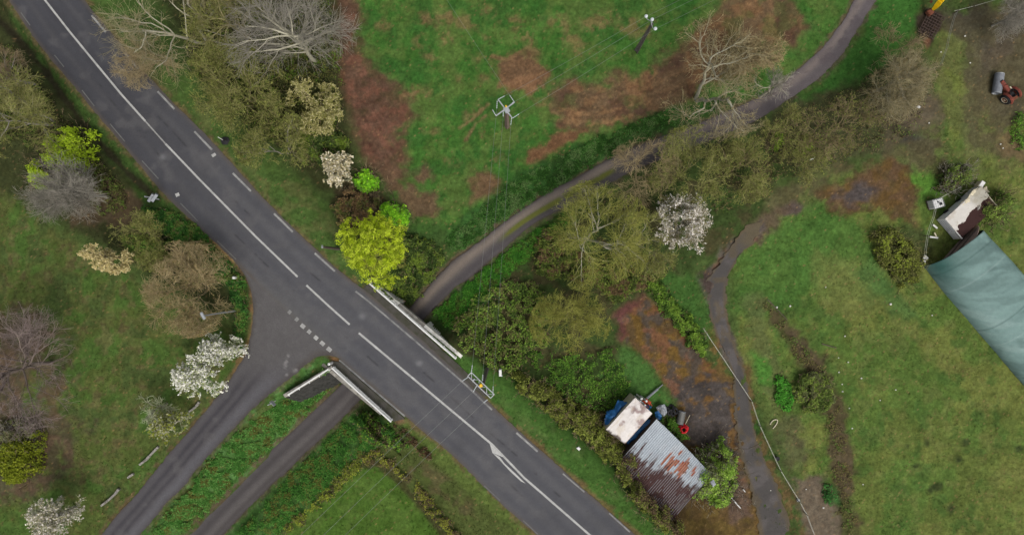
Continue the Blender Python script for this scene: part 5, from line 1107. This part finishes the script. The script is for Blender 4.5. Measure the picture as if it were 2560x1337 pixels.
def bush(name, label, poly, h, cols, n, s=.16, cat='shrub', lump=.5, stems='dark', group=None, twigs=60, twigcol='brown', gap=.42, kind=None, flat=.5, base=0.0):
    """leafy mass filling a ground outline (pixels), uneven top, gaps, stems inside"""
    cnt[0] += 1; n = int(n * 1.25); s *= .78; h *= .75; cols = np.asarray(cols) * (1.12 if name == 'weed_strip' else 1.72); flat = flat + .5; r = np.random.default_rng(3000 + cnt[0]); pts = np.array(poly, float); c = pts.mean(0); g0 = G(*c); ww = np.array([P(u, v, g0[2] + h * .5)[:2] for u, v in pts])
    lo, hi = ww.min(0), ww.max(0); k = 0; xs = []
    while k < n:
        q = r.uniform(lo, hi, (n * 2, 2)); dd = sdf(q[:, 0], q[:, 1], ww) + .5 * (fbm(q[:, 0] * 1.3, q[:, 1] * 1.3, 7, 4) - .5) * 3.0 * max(lump, .5) - .05 + .45 * (fbm(q[:, 0] * 4, q[:, 1] * 4, 17, 3) - .5); q = np.c_[q, dd][dd < 0]; xs.append(q); k += len(q)
        if len(q) == 0: break
    q = np.concatenate(xs)[:n]; dep = np.minimum(1, -q[:, 2] / max(.35, h * .5))
    surf = h * (dep ** .55) * (.62 + .6 * fbm(q[:, 0] / lump * .6, q[:, 1] / lump * .6, cnt[0] % 40, 4))
    dens = fbm(q[:, 0] / lump * .9, q[:, 1] / lump * .9, cnt[0] % 31 + 3, 4); keep = dens > gap + .16 * (1 - dep) - .1 * r.random(len(q)); q = q[keep]; surf = surf[keep]; dep = dep[keep]
    gz = height(q[:, 0], q[:, 1]); z = gz + base + surf * (1 - .55 * r.random(len(q)) ** 2.2)
    cen = np.c_[q[:, :2], z] + r.normal(size=(len(q), 3)) * .05
    o = bpy.data.objects.new(name, None) if kind is None else None
    org = np.array((ww.mean(0)[0], ww.mean(0)[1], G_at(*ww.mean(0)))) if kind is None else np.zeros(3)
    if kind is None: o = thing(name, label, cat, org, group=group)
    nb = NB(); tone = fbm(q[:, 0] / lump, q[:, 1] / lump, 19, 3); kk = len(cols)
    ci = np.clip(((tone - .5) * 2.6 + .5 + r.normal(size=len(q)) * .22) * kk, 0, kk - 1e-6).astype(int)
    for j in range(kk):
        mm = ci == j
        if mm.any(): nb.leaves(cen[mm] - org, s, np.asarray(cols)[j:j + 1], r, flat)
    if twigs:
        twigs = max(twigs, 48); i = r.integers(0, len(q), twigs); b0 = np.c_[q[i, :2], gz[i] - .05]; tp = cen[i] + np.c_[r.normal(size=(twigs, 2)) * h * .3, r.random(twigs) * .3 * h]
        lines = np.stack([b0 + (tp - b0) * t + r.normal(size=(twigs, 3)) * .06 * h * (t > 0) for t in np.linspace(0, 1, 5)], 1) - org
        lines = np.asarray(lines); tw2 = sprout(r, lines, 5, .4, 1, (20, 60), min(h * .45, .6), 3, .2, .1); nt = NB()
        nt.tubes(lines, .03, .012, 4, lin(BARK[stems]), r); (nt if kind is None else nb).tubes(tw2, .012, .006, 3, lin(TWIG[twigcol]) * 1.7, r)
        if kind is None: nt.build('stems', M['bark'], o)
        else: nb.tubes(lines, .03, .012, 4, lin(BARK[stems]), r)
    f = nb.build('foliage' if kind is None else name, M['foliage'], o)
    return o if kind is None else tag(f, label, cat, None, kind)
def circ(u, v, rx, ry=None, rot=0, n=14, j=.18):
    ry = ry or rx; r = np.random.default_rng(int(u * 7 + v)); out = []
    for a in np.linspace(0, 2 * math.pi, n, endpoint=False):
        k = 1 + (r.random() - .5) * 2 * j; x, y = rx * k * math.cos(a), ry * k * math.sin(a); out.append((u + x * math.cos(rot) - y * math.sin(rot), v + x * math.sin(rot) + y * math.cos(rot)))
    return out
OLV = pal((86, 94, 48), (98, 104, 56), (112, 116, 62), (74, 82, 42)) * 1.35; GRN = pal((58, 84, 36), (72, 100, 40), (86, 116, 46), (50, 70, 34)); DGR = pal((46, 58, 32), (60, 74, 38), (74, 84, 44), (82, 98, 40))
LIME = pal((128, 142, 34), (146, 156, 42), (160, 168, 56), (112, 130, 36)); CHART = pal((130, 146, 36), (150, 166, 42), (164, 178, 58), (114, 132, 34), (142, 154, 50)) * 1.3; BGR = pal((92, 138, 36), (110, 152, 40), (78, 120, 36))
WHITE = pal((226, 224, 214), (214, 212, 200), (236, 234, 228), (150, 160, 96)); PINKW = pal((222, 216, 208), (208, 200, 192), (232, 228, 222), (168, 160, 142), (140, 140, 104)); CREAM = pal((176, 168, 118), (160, 154, 104), (188, 180, 136), (128, 128, 78)); BRN = pal((92, 76, 54), (82, 66, 48), (104, 92, 60), (78, 82, 46))

# ------------------------------------------------------------------ trees and bushes, upper left
tree('bare_tree', 'large pale crooked bare tree with lichen on its limbs beside the road, top left', 430, 45, 185, 10, 'pale', 'pale', limbs=13, sub=6, sub2=6, tw=4, thick=1.25, wob=.26, stems=2)
tree('bare_tree', 'low reddish-grey bare tree whose twigs reach over the asphalt, top left', 365, 130, 105, 5.5, 'tan', 'tan', limbs=12, sub=7, sub2=6, tw=5, wob=.2)
tree('bare_tree', 'tall bare tree with long straight silvery branches fanning over the brown soil', 735, 95, 175, 10.5, 'pale', 'grey', limbs=18, sub=7, sub2=7, tw=4, thick=1.0, wob=.08)
tree('bare_tree', 'dark mossy bare tree between the crooked pale tree and the silvery tree', 575, 60, 130, 8, 'olive', 'olive', limbs=12, sub=7, sub2=7, tw=5, buds=OLV, bud_n=3500, bud_s=.09)
tree('budding_tree', 'broad olive budding tree below the silvery bare tree', 590, 230, 120, 7, 'olive', 'olive', stems=3, limbs=18, sub=7, sub2=7, tw=5, wob=.14, buds=OLV, bud_n=7000, bud_s=.09)
tree('blossoming_tree', 'pale yellow blossoming tree on the edge of the brown soil strip', 785, 265, 74, 6, 'tan', 'yellow', limbs=12, sub=6, sub2=6, tw=5, buds=CREAM, bud_n=8500, bud_s=.085, stems=2, blossom=.3)
tree('budding_tree', 'grey-green budding tree left of the dark evergreen shrub', 690, 365, 92, 5.5, 'grey', 'olive', limbs=14, sub=7, sub2=6, tw=5, buds=OLV, bud_n=4500, bud_s=.09, stems=2)
bush('evergreen_shrub', 'dark green leafy shrub between the yellow blossom and the cream blossom', circ(800, 365, 70, 50), 2.6, DGR, 6500, .16, lump=.8)
tree('blossoming_tree', 'small cream-white blossoming tree beside the bright green shrub', 842, 432, 55, 5, 'tan', 'lichen', limbs=11, sub=6, sub2=6, tw=4, buds=pal((214, 204, 176), (198, 186, 150), (222, 214, 194), (150, 140, 100)), bud_n=4200, bud_s=.12, blossom=.36)
bush('leafy_shrub', 'bright green leafy shrub right of the cream-white blossoming tree', circ(912, 452, 34, 26, -.3), 3.0, BGR, 2600, .18, lump=.5, gap=.36)
bush('leafy_shrub', 'bright green leafy shrub directly above the lime-yellow tree', circ(982, 532, 36, 30), 3.2, BGR, 2800, .18, lump=.5, gap=.36)
bush('bramble_patch', 'dark brown bramble patch above the lime-yellow tree', circ(890, 520, 60, 48, .5), 1.4, BRN, 4200, .15, 'bramble', twigs=140, gap=.46)
bush('bramble_patch', 'dark green bramble patch between the lime-yellow tree and the lane', [(950, 560), (1010, 580), (1080, 600), (1110, 640), (1080, 700), (1020, 768), (960, 720), (930, 690), (1000, 660)], 1.5, DGR, 8000, .15, 'bramble', twigs=120, gap=.4)
bush('undergrowth', 'dark scrub under the bare trees beside the road', [(560, 0), (820, -20), (850, 100), (850, 330), (870, 420), (780, 420), (640, 330), (500, 190), (470, 110)], 1.0, pal((58, 62, 38), (70, 72, 42), (84, 84, 48), (66, 80, 36)), 17000, .15, 'undergrowth', twigs=700, gap=.47, kind='stuff')
# lime-yellow maple
cnt[0] += 1; r_ = np.random.default_rng(77)
mt = tree('maple_tree', 'rounded lime-yellow leafy tree beside the white bridge railing', 930, 622, 86, 7.5, 'dark', 'yellow', limbs=14, sub=6, sub2=6, tw=3, thick=1.1, fullness=.65)
Rm = 2.85; nb = NB(); n_r = 900; d_ = unit(r_.normal(size=(n_r, 3))); d_[:, 2] = np.abs(d_[:, 2]) * 1.0 - .15
rad = Rm * (.36 + 1.12 * fbm(d_[:, 0] * 2.9 + 9, d_[:, 1] * 2.9 + d_[:, 2] * 2 + 4, 3, 4)); ctr_ = d_ * rad[:, None] * (1 - .45 * r_.random((n_r, 1)) ** 2); ctr_[:, 2] = ctr_[:, 2] * 1.05 + 4.9
kl = 24; ros = np.repeat(ctr_, kl, 0) + unit(r_.normal(size=(n_r * kl, 3))) * r_.uniform(.03, .26, (n_r * kl, 1)) * np.array((1, 1, .6))
tone = np.repeat(r_.random(n_r), kl)
for j in range(len(CHART)):
    mm = (tone * len(CHART)).astype(int) == j; nb.leaves(ros[mm], .085, CHART[j:j + 1], r_, .6, 1.3)
nb.build('leaf_clusters', M['foliage'], mt)
# ------------------------------------------------------------------ left side
tree('bare_tree', 'wide bushy bare tree at the left edge of the picture above the lime shrub', 55, 285, 120, 7.5, 'grey', 'olive', limbs=16, sub=7, sub2=7, tw=5, stems=3, buds=OLV, bud_n=3500, bud_s=.08)
tree('bare_tree', 'thin bare tree behind the left ditch, near the top left corner', 25, 190, 70, 6, 'grey', 'brown', limbs=12, sub=6, sub2=6, tw=4)
bush('leafy_tree', 'lime-green leafy tree, upper part, behind the grey fan-shaped bare tree', circ(165, 372, 78, 56, -.2), 5.0, pal((112, 132, 36), (128, 146, 42), (96, 116, 36)), 5200, .16, 'tree', lump=.7, gap=.4)
bush('leafy_shrub', 'small lime-green shrub left of the grey fan-shaped bare tree', circ(98, 432, 44, 46), 4.0, pal((116, 136, 34), (132, 150, 42), (96, 116, 36)), 2200, .16, lump=.5, gap=.42)
tree('bare_tree', 'grey fan-shaped bare tree in front of the lime-green shrubs, left side', 200, 482, 128, 7.5, 'grey', 'grey', limbs=24, sub=8, sub2=7, tw=4, wob=.09, squash=(1, .78))
tree('blossoming_tree', 'small pale yellow blossoming tree on the left lawn', 272, 642, 52, 5.5, 'tan', 'yellow', limbs=12, sub=6, sub2=6, tw=4, buds=pal((196, 180, 132), (178, 164, 112), (206, 194, 150)), bud_n=8500, bud_s=.09)
bush('leafy_shrub', 'olive green shrub right of the pale yellow blossoming tree', circ(365, 615, 70, 46, .3), 2.6, pal((80, 88, 46), (92, 100, 52), (70, 92, 42)), 5200, .13, lump=.7, gap=.43, twigs=220, twigcol='olive')
tree('budding_tree', 'olive twiggy tree above the beige willow and beside the dark hedge', 375, 600, 80, 4.2, 'olive', 'olive', limbs=12, sub=7, sub2=6, tw=4, stems=2, buds=OLV, bud_n=3000, bud_s=.08)
tree('willow_tree', 'round beige twiggy willow beside the street lamp', 475, 722, 116, 6, 'tan', 'tan', limbs=22, sub=8, sub2=8, tw=5, stems=3, wob=.16, buds=pal((136, 118, 84), (124, 110, 76), (112, 112, 66)), bud_n=9000, bud_s=.07)
bush('roadside_hedge', 'dark green hedge curving along the left verge to the junction', [(350, 515), (420, 525), (480, 555), (560, 640), (610, 710), (622, 780), (600, 860), (578, 870), (592, 780), (570, 720), (480, 640), (400, 580), (350, 550)], 1.0, pal((42, 68, 34), (50, 82, 36), (62, 92, 42), (76, 84, 46)), 9000, .13, 'hedge', twigs=120, gap=.36)
tree('blossoming_tree', 'white pear blossom tree beside the side road', 508, 918, 92, 6, 'grey', 'lichen', limbs=13, sub=6, sub2=6, tw=4, buds=WHITE, bud_n=11000, bud_s=.105, blossom=.34, squash=(1, .95))
tree('fruit_tree', 'nearly bare lichen-grey fruit tree leaning over the lawn', 385, 1022, 58, 4, 'pale', 'lichen', limbs=8, sub=5, sub2=4, tw=3, wob=.26, tr=.013)
tree('fruit_tree', 'lichen-grey fruit tree with fresh yellow-green leaves beside the side road', 420, 1062, 62, 4, 'pale', 'lichen', limbs=9, sub=5, sub2=4, tw=3, wob=.26, buds=pal((120, 128, 50), (136, 140, 60), (160, 160, 130)), bud_n=1500, bud_s=.14)
tree('bare_tree', 'big purple-brown bare tree cut by the left edge', 20, 930, 185, 9, 'purple', 'purple', limbs=18, sub=7, sub2=7, tw=4, wob=.12, buds=pal((112, 98, 90), (100, 86, 78)), bud_n=1500, bud_s=.07)
bush('evergreen_shrub', 'olive green evergreen shrub at the left edge below the purple-brown tree', circ(40, 1140, 62, 66), 3.4, pal((84, 92, 30), (98, 104, 36), (72, 80, 32)), 8200, .15, lump=.8, gap=.36)
bush('evergreen_shrub', 'grey-green shrub at the left edge between the purple-brown tree and the olive evergreen', circ(35, 1085, 52, 34), 2.6, pal((74, 78, 50), (88, 90, 60), (96, 96, 72)), 3000, .11, lump=.6, gap=.45, twigs=160, twigcol='grey')
tree('blossoming_tree', 'white blossom tree in the bottom left corner', 132, 1300, 84, 5.5, 'grey', 'lichen', limbs=13, sub=6, sub2=6, tw=4, buds=pal((206, 198, 188), (220, 214, 206), (170, 164, 140), (130, 130, 90)), bud_n=9500, bud_s=.10, blossom=.36)
bush('undergrowth', 'dark scrub on the strip left of the main road', [(-40, 110), (40, 120), (160, 290), (300, 460), (330, 520), (250, 540), (150, 420), (60, 360), (-40, 330)], .9, pal((62, 64, 38), (76, 76, 46), (66, 80, 38)), 11000, .13, 'undergrowth', twigs=420, gap=.46, kind='stuff')
# ------------------------------------------------------------------ along the lane and the upper right
tree('bare_tree', 'large pale bare tree with thick forked limbs above the lane', 1790, 205, 150, 10, 'pale', 'pale', limbs=12, sub=6, sub2=6, tw=5, thick=1.5, wob=.22, buds=pal((146, 132, 98), (130, 118, 84)), bud_n=2500, bud_s=.07, stems=2)
tree('bare_tree', 'twiggy beige bare tree right behind the large pale forked tree', 1880, 150, 92, 7.5, 'tan', 'tan', limbs=16, sub=7, sub2=7, tw=5, buds=pal((140, 122, 90), (126, 112, 80)), bud_n=4500, bud_s=.07)
tree('bare_tree', 'pale slender bare tree hanging over the lane edge', 1940, 215, 62, 6.5, 'pale', 'grey', limbs=10, sub=5, sub2=5, tw=4, wob=.2)
tree('budding_tree', 'leftmost tan-olive twiggy tree of the row below the lane', 1605, 432, 92, 5, 'tan', 'tan', limbs=16, sub=6, sub2=6, tw=5, stems=3, wob=.16)
tree('budding_tree', 'middle olive twiggy tree of the row below the lane', 1725, 432, 108, 6, 'olive', 'olive', limbs=16, sub=6, sub2=6, tw=5, stems=3, buds=OLV, bud_n=5000, bud_s=.08)
tree('budding_tree', 'rightmost brownish olive tree of the row below the lane', 1852, 420, 92, 5.5, 'tan', 'olive', limbs=16, sub=6, sub2=6, tw=5, stems=3, buds=OLV, bud_n=4500, bud_s=.08)
tree('bare_tree', 'wide-spreading pale-limbed tree with olive twigs in the scrub, centre right', 1490, 592, 138, 9, 'pale', 'yellow', limbs=18, sub=7, sub2=7, tw=5, thick=1.05, wob=.16, stems=3, buds=OLV, bud_n=5000, bud_s=.08)
tree('bare_tree', 'slim pale-limbed tree left of the pinkish white blossom tree', 1620, 610, 92, 7, 'pale', 'olive', limbs=12, sub=6, sub2=6, tw=5, stems=2, buds=OLV, bud_n=2500, bud_s=.08)
tree('blossoming_tree', 'pinkish white blossom tree near the top of the yard path', 1712, 562, 88, 6.5, 'grey', 'pale', limbs=14, sub=7, sub2=6, tw=4, buds=PINKW, bud_n=11000, bud_s=.09, blossom=.38, squash=(.95, 1.05))
tree('budding_tree', 'yellowish twiggy tree rising from the brambles near the bridge', 1425, 800, 98, 5.5, 'olive', 'yellow', limbs=16, sub=7, sub2=7, tw=5, stems=2, buds=pal((120, 122, 60), (104, 110, 54)), bud_n=4000, bud_s=.08)
bush('bramble_patch', 'broad leafy bramble thicket beside the roadside pole and bridge', [(1190, 740), (1260, 700), (1330, 700), (1380, 760), (1370, 860), (1320, 900), (1280, 930), (1200, 890), (1150, 850), (1130, 800)], 1.1, pal((60, 76, 38), (76, 94, 42), (94, 116, 50), (80, 82, 50)), 11000, .15, 'bramble', twigs=420, gap=.46)
bush('bramble_patch', 'dark bramble thicket under the wide-spreading pale-limbed tree', [(1370, 560), (1480, 640), (1600, 640), (1680, 680), (1620, 720), (1540, 760), (1440, 700), (1330, 690), (1330, 620)], 1.4, pal((56, 66, 34), (72, 84, 40), (86, 96, 46), (78, 66, 48)), 12000, .16, 'bramble', twigs=260, gap=.45)
bush('bramble_patch', 'dark green bramble belt along the mossy yard edge', [(1610, 700), (1640, 700), (1720, 780), (1770, 860), (1770, 900), (1720, 860), (1650, 770)], 1.2, pal((54, 72, 34), (70, 92, 38), (86, 108, 44)), 4600, .16, 'bramble', twigs=80, gap=.4)
bush('scrub_patch', 'leafy green scrub slope between the main road hedge and the bramble thicket', [(1320, 880), (1420, 880), (1540, 870), (1580, 960), (1530, 1040), (1440, 1010), (1360, 960)], .7, GRN, 9500, .11, 'scrub', twigs=200, gap=.47)
bush('hedge', 'olive roadside hedge beside the metal shed and box trailer', [(1270, 930), (1330, 940), (1420, 1000), (1500, 1050), (1530, 1090), (1570, 1130), (1580, 1180), (1620, 1250), (1680, 1300), (1660, 1320), (1600, 1270), (1540, 1180), (1480, 1110), (1380, 1040), (1300, 980)], 2.2, pal((78, 84, 40), (94, 100, 48), (66, 70, 38), (104, 112, 54)), 17000, .14, 'hedge', twigs=420, gap=.41, twigcol='brown')
bush('creeper', 'leafy creeper growing over the lower left edge of the metal shed roof', [(1545, 1140), (1580, 1120), (1592, 1150), (1590, 1190), (1640, 1240), (1700, 1290), (1690, 1320), (1620, 1270), (1560, 1200)], 1.0, pal((76, 80, 42), (90, 96, 48), (82, 70, 54)), 3400, .12, 'climber', twigs=160, gap=.48, base=1.9)
bush('leafy_tree', 'fresh green leafy tree at the right corner of the metal shed', circ(1790, 1188, 68, 80, .1), 4.6, pal((84, 108, 44), (98, 122, 52), (112, 134, 60), (84, 88, 60)), 9500, .15, 'tree', lump=.7, gap=.37, twigs=160, twigcol='grey')
sheet_obj('plastic_bag', 'pale plastic scrap caught in the fresh green tree by the shed', 'litter', [(1776, 1204), (1784, 1198), (1790, 1210), (1782, 1216)], 4.5, M['tarp_grey'], .1, n=12, hump=.1)
bush('leafy_shrub', 'low green shrub between the tyres and the metal shed', [(1652, 1050), (1690, 1045), (1710, 1080), (1722, 1095), (1700, 1102), (1670, 1075)], .9, GRN, 1700, .13, lump=.4, gap=.36, twigs=20)
tree('bare_tree', 'bare grey tree standing alone between the lane and the upper right field', 2232, 205, 104, 6, 'pale', 'pale', limbs=26, sub=8, sub2=7, tw=4, thick=.9, spread=1.2, wob=.13, buds=pal((108, 100, 66), (120, 104, 70)), bud_n=3000, bud_s=.07)
tree('bare_tree', 'brownish twiggy bare tree just above the lone grey tree', 2240, 120, 72, 3, 'tan', 'brown', limbs=12, sub=5, sub2=5, tw=3, stems=3)
for (u, v, R_, h_, l) in ((1960, 330, 72, 4, 'grey-green scrub tree nearest the lane in the upper right thicket'), (2050, 340, 80, 4.5, 'brownish scrub tree in the middle of the upper right thicket'), (2130, 300, 72, 4, 'tall brown scrub tree at the right end of the upper right thicket'), (2010, 410, 60, 3, 'low dark scrub tree at the bottom of the upper right thicket')):
    tree('scrub_tree', l, u, v, R_, h_, 'tan', 'brown' if u > 2040 else 'olive', limbs=12, sub=5, sub2=5, tw=4, stems=3, wob=.2, buds=OLV, bud_n=1500, bud_s=.08, group='scrub trees of the upper right thicket')
bush('leafy_shrub', 'small bright green shrub in the dark upper right thicket', circ(2022, 362, 20, 18), 3.2, pal((98, 122, 42), (112, 136, 48)), 700, .15, lump=.4, twigs=16)
bush('leafy_shrub', 'second bright green shrub, left of the first in the upper right thicket', circ(1950, 350, 18, 24), 3.0, pal((92, 116, 44), (106, 128, 50)), 700, .14, lump=.4, twigs=16)
bush('undergrowth', 'low brown and olive scrub of the upper right thicket', [(1880, 330), (1960, 290), (2100, 230), (2200, 170), (2300, 120), (2320, 220), (2300, 330), (2180, 380), (2060, 420), (1980, 440), (1900, 480), (1800, 540), (1760, 440)], .8, pal((74, 78, 46), (88, 86, 54), (94, 82, 60), (70, 86, 42)), 5000, .11, 'undergrowth', twigs=600, gap=.47, kind='stuff')
bush('bramble_patch', 'bramble shrub left of the polytunnel front', [(2178, 580), (2230, 570), (2280, 610), (2310, 660), (2300, 700), (2265, 725), (2235, 690), (2190, 640)], 1.6, pal((72, 76, 38), (88, 94, 46), (62, 64, 38), (100, 110, 46)), 6500, .15, 'bramble', twigs=260, gap=.42, twigcol='olive')
bush('leafy_shrub', 'rounded dark green shrub on the brown strip in the right-hand field', circ(2035, 985, 58, 52, .3), 1.3, pal((64, 76, 40), (80, 94, 46), (96, 110, 52), (74, 78, 52)), 5000, .15, lump=.7, gap=.4, twigs=120)
bush('leafy_shrub', 'bright green low shrub left of the rounded dark green one', circ(1962, 985, 22, 46, -.2), .7, pal((58, 104, 40), (68, 118, 44), (52, 88, 36)), 1700, .14, lump=.4, gap=.38, twigs=10)
bush('leafy_tree', 'green leafy tree growing over the derelict trailer', circ(2490, 520, 56, 36, -.5), 3.0, pal((66, 82, 40), (80, 98, 46), (96, 112, 54)), 4200, .13, 'tree', lump=.6, gap=.44, twigs=120)
bush('leafy_shrub', 'dull green shrub above the white water tank', circ(2395, 440, 52, 32, -.2), 2.2, pal((72, 86, 44), (88, 104, 50), (70, 66, 50)), 2800, .13, lump=.6, gap=.46, twigs=120, twigcol='grey')
tree('bare_tree', 'lichen-grey bare tree cut by the top right corner', 2540, 35, 75, 5, 'grey', 'grey', limbs=15, sub=7, sub2=6, tw=4, wob=.22)
bush('leafy_shrub', 'low green shrub at the right edge beside the bare earth patch', circ(2552, 330, 24, 44), .6, GRN, 1200, .12, lump=.5, twigs=20, gap=.46)
bush('bramble_strip', 'low brown bramble strip crossing the right-hand field', DB[:1] + [(1950, 790), (2050, 905), (2100, 1000), (2108, 1090), (2140, 1200), (2150, 1337), (2100, 1337), (2095, 1230), (2070, 1100), (2050, 1000), (1985, 890), (1925, 800)], .3, pal((76, 76, 44), (88, 84, 52), (88, 80, 56), (70, 88, 42)), 3200, .11, 'bramble', twigs=260, gap=.52)
bush('leafy_shrub', 'small dark green shrub beside the dirt path, bottom right', circ(2075, 1235, 16, 26, -.4), .7, pal((50, 84, 44), (60, 98, 50)), 900, .13, lump=.35, twigs=8)
# below the bridge
bush('hedge', 'dark green bushes on the bank right of the lower lane under the bridge', [(905, 1030), (950, 1050), (990, 1062), (1030, 1100), (1000, 1120), (950, 1110), (905, 1090), (880, 1060)], 1.4, pal((46, 72, 34), (60, 92, 38), (84, 106, 42), (56, 56, 38)), 5200, .15, 'hedge', twigs=100, gap=.38)
bush('hedge', 'yellowish hedge edging the mown field below the main road', [(905, 1130), (950, 1120), (1010, 1170), (1070, 1230), (1130, 1300), (1180, 1350), (1150, 1360), (1090, 1300), (1020, 1220), (960, 1165), (900, 1160)], .9, pal((86, 86, 46), (104, 108, 44), (106, 110, 46), (74, 66, 48)), 4600, .13, 'hedge', twigs=240, gap=.46)
bush('hedge', 'low bramble hedge along the left edge of the mown field', [(890, 1150), (905, 1165), (820, 1250), (720, 1337), (690, 1337), (790, 1245), (860, 1170)], .8, pal((84, 92, 42), (104, 112, 42), (70, 78, 40), (100, 108, 46)), 3000, .12, 'hedge', twigs=160, gap=.46)
bush('bank_hedge', 'thin dark hedge along the top of the bank below the main road', [(985, 1062), (1030, 1090), (1080, 1140), (1075, 1150), (1020, 1110), (980, 1075)], .7, pal((62, 50, 38), (74, 62, 44), (60, 74, 38)), 1400, .12, 'hedge', twigs=90, gap=.42)
bush('weed_strip', 'rank weeds on the slope between the side road and the lower lane', [(835, 915), (720, 992), (640, 1045), (540, 1145), (470, 1230), (390, 1330), (470, 1330), (590, 1200), (720, 1075), (840, 955)], .45, pal((60, 98, 44), (76, 112, 54), (88, 126, 66), (84, 88, 46)), 26000, .115, 'weeds', twigs=0, gap=.42, kind='stuff', flat=1.6)
bush('weed_strip', 'flowering weeds on the bank right of the lower lane', [(880, 1040), (950, 1120), (880, 1170), (690, 1337), (580, 1337), (720, 1190)], .4, pal((58, 96, 42), (70, 112, 48), (80, 118, 56), (90, 94, 48)), 15000, .105, 'weeds', twigs=0, gap=.44, kind='stuff', flat=1.6)
bush('weed_strip', 'nettles and weeds on the banks of the upper lane', [(1080, 780), (1170, 705), (1300, 605), (1420, 525), (1440, 560), (1330, 640), (1220, 730), (1150, 830), (1100, 800)], .5, pal((52, 92, 36), (64, 112, 40), (74, 118, 46), (66, 82, 40)), 15000, .11, 'weeds', twigs=0, gap=.4, kind='stuff', flat=1.6)
bush('weed_strip', 'dark weeds on the upper bank of the lane', [(1110, 600), (1300, 440), (1440, 370), (1640, 290), (1820, 240), (1830, 265), (1640, 338), (1440, 438), (1290, 530), (1140, 630)], .4, pal((46, 74, 34), (56, 90, 40), (70, 104, 52), (82, 104, 62)), 16000, .10, 'weeds', twigs=0, gap=.44, kind='stuff', flat=1.6)
# grass tufts: real blades over all the lawns and meadows
n_t = 150000; r_ = np.random.default_rng(5); ux = r_.uniform(-48, 48, n_t); uy = r_.uniform(-26, 26, n_t)
ii = np.clip(np.searchsorted(GX, ux), 0, len(GX) - 1); jj = np.clip(np.searchsorted(GY, uy), 0, len(GY) - 1)
c_ = COL[ii, jj]; ok = (off_road[ii, jj] > .85) & (c_[:, 1] > c_[:, 0] * 1.02) & (fbm(ux * 1.1, uy * 1.1, 77, 4) > .42); ux, uy, c_, ii, jj = ux[ok], uy[ok], c_[ok], ii[ok], jj[ok]
z_ = ZZ[ii, jj]; n_t = len(ux); hb = r_.uniform(.05, .16, n_t); az = r_.uniform(0, 6.28, n_t); ln_ = r_.uniform(.04, .16, n_t); wd = r_.uniform(.02, .045, n_t)
bx = np.stack([ux, uy, z_ - .02], 1); tip = bx + np.stack([np.cos(az) * ln_, np.sin(az) * ln_, hb], 1); sd2 = np.stack([-np.sin(az) * wd, np.cos(az) * wd, 0 * az], 1)
V = np.stack([bx - sd2, bx + sd2, tip], 1).reshape(-1, 3); F = np.arange(n_t * 3).reshape(-1, 3)
tag(mesh_np('grass', V, F, M['tuft'], None, np.repeat(c_ * r_.uniform(.82, 1.3, (n_t, 1)), 3, 0)), 'short grass blades over the lawns, verges and meadows', 'grass', None, 'stuff')
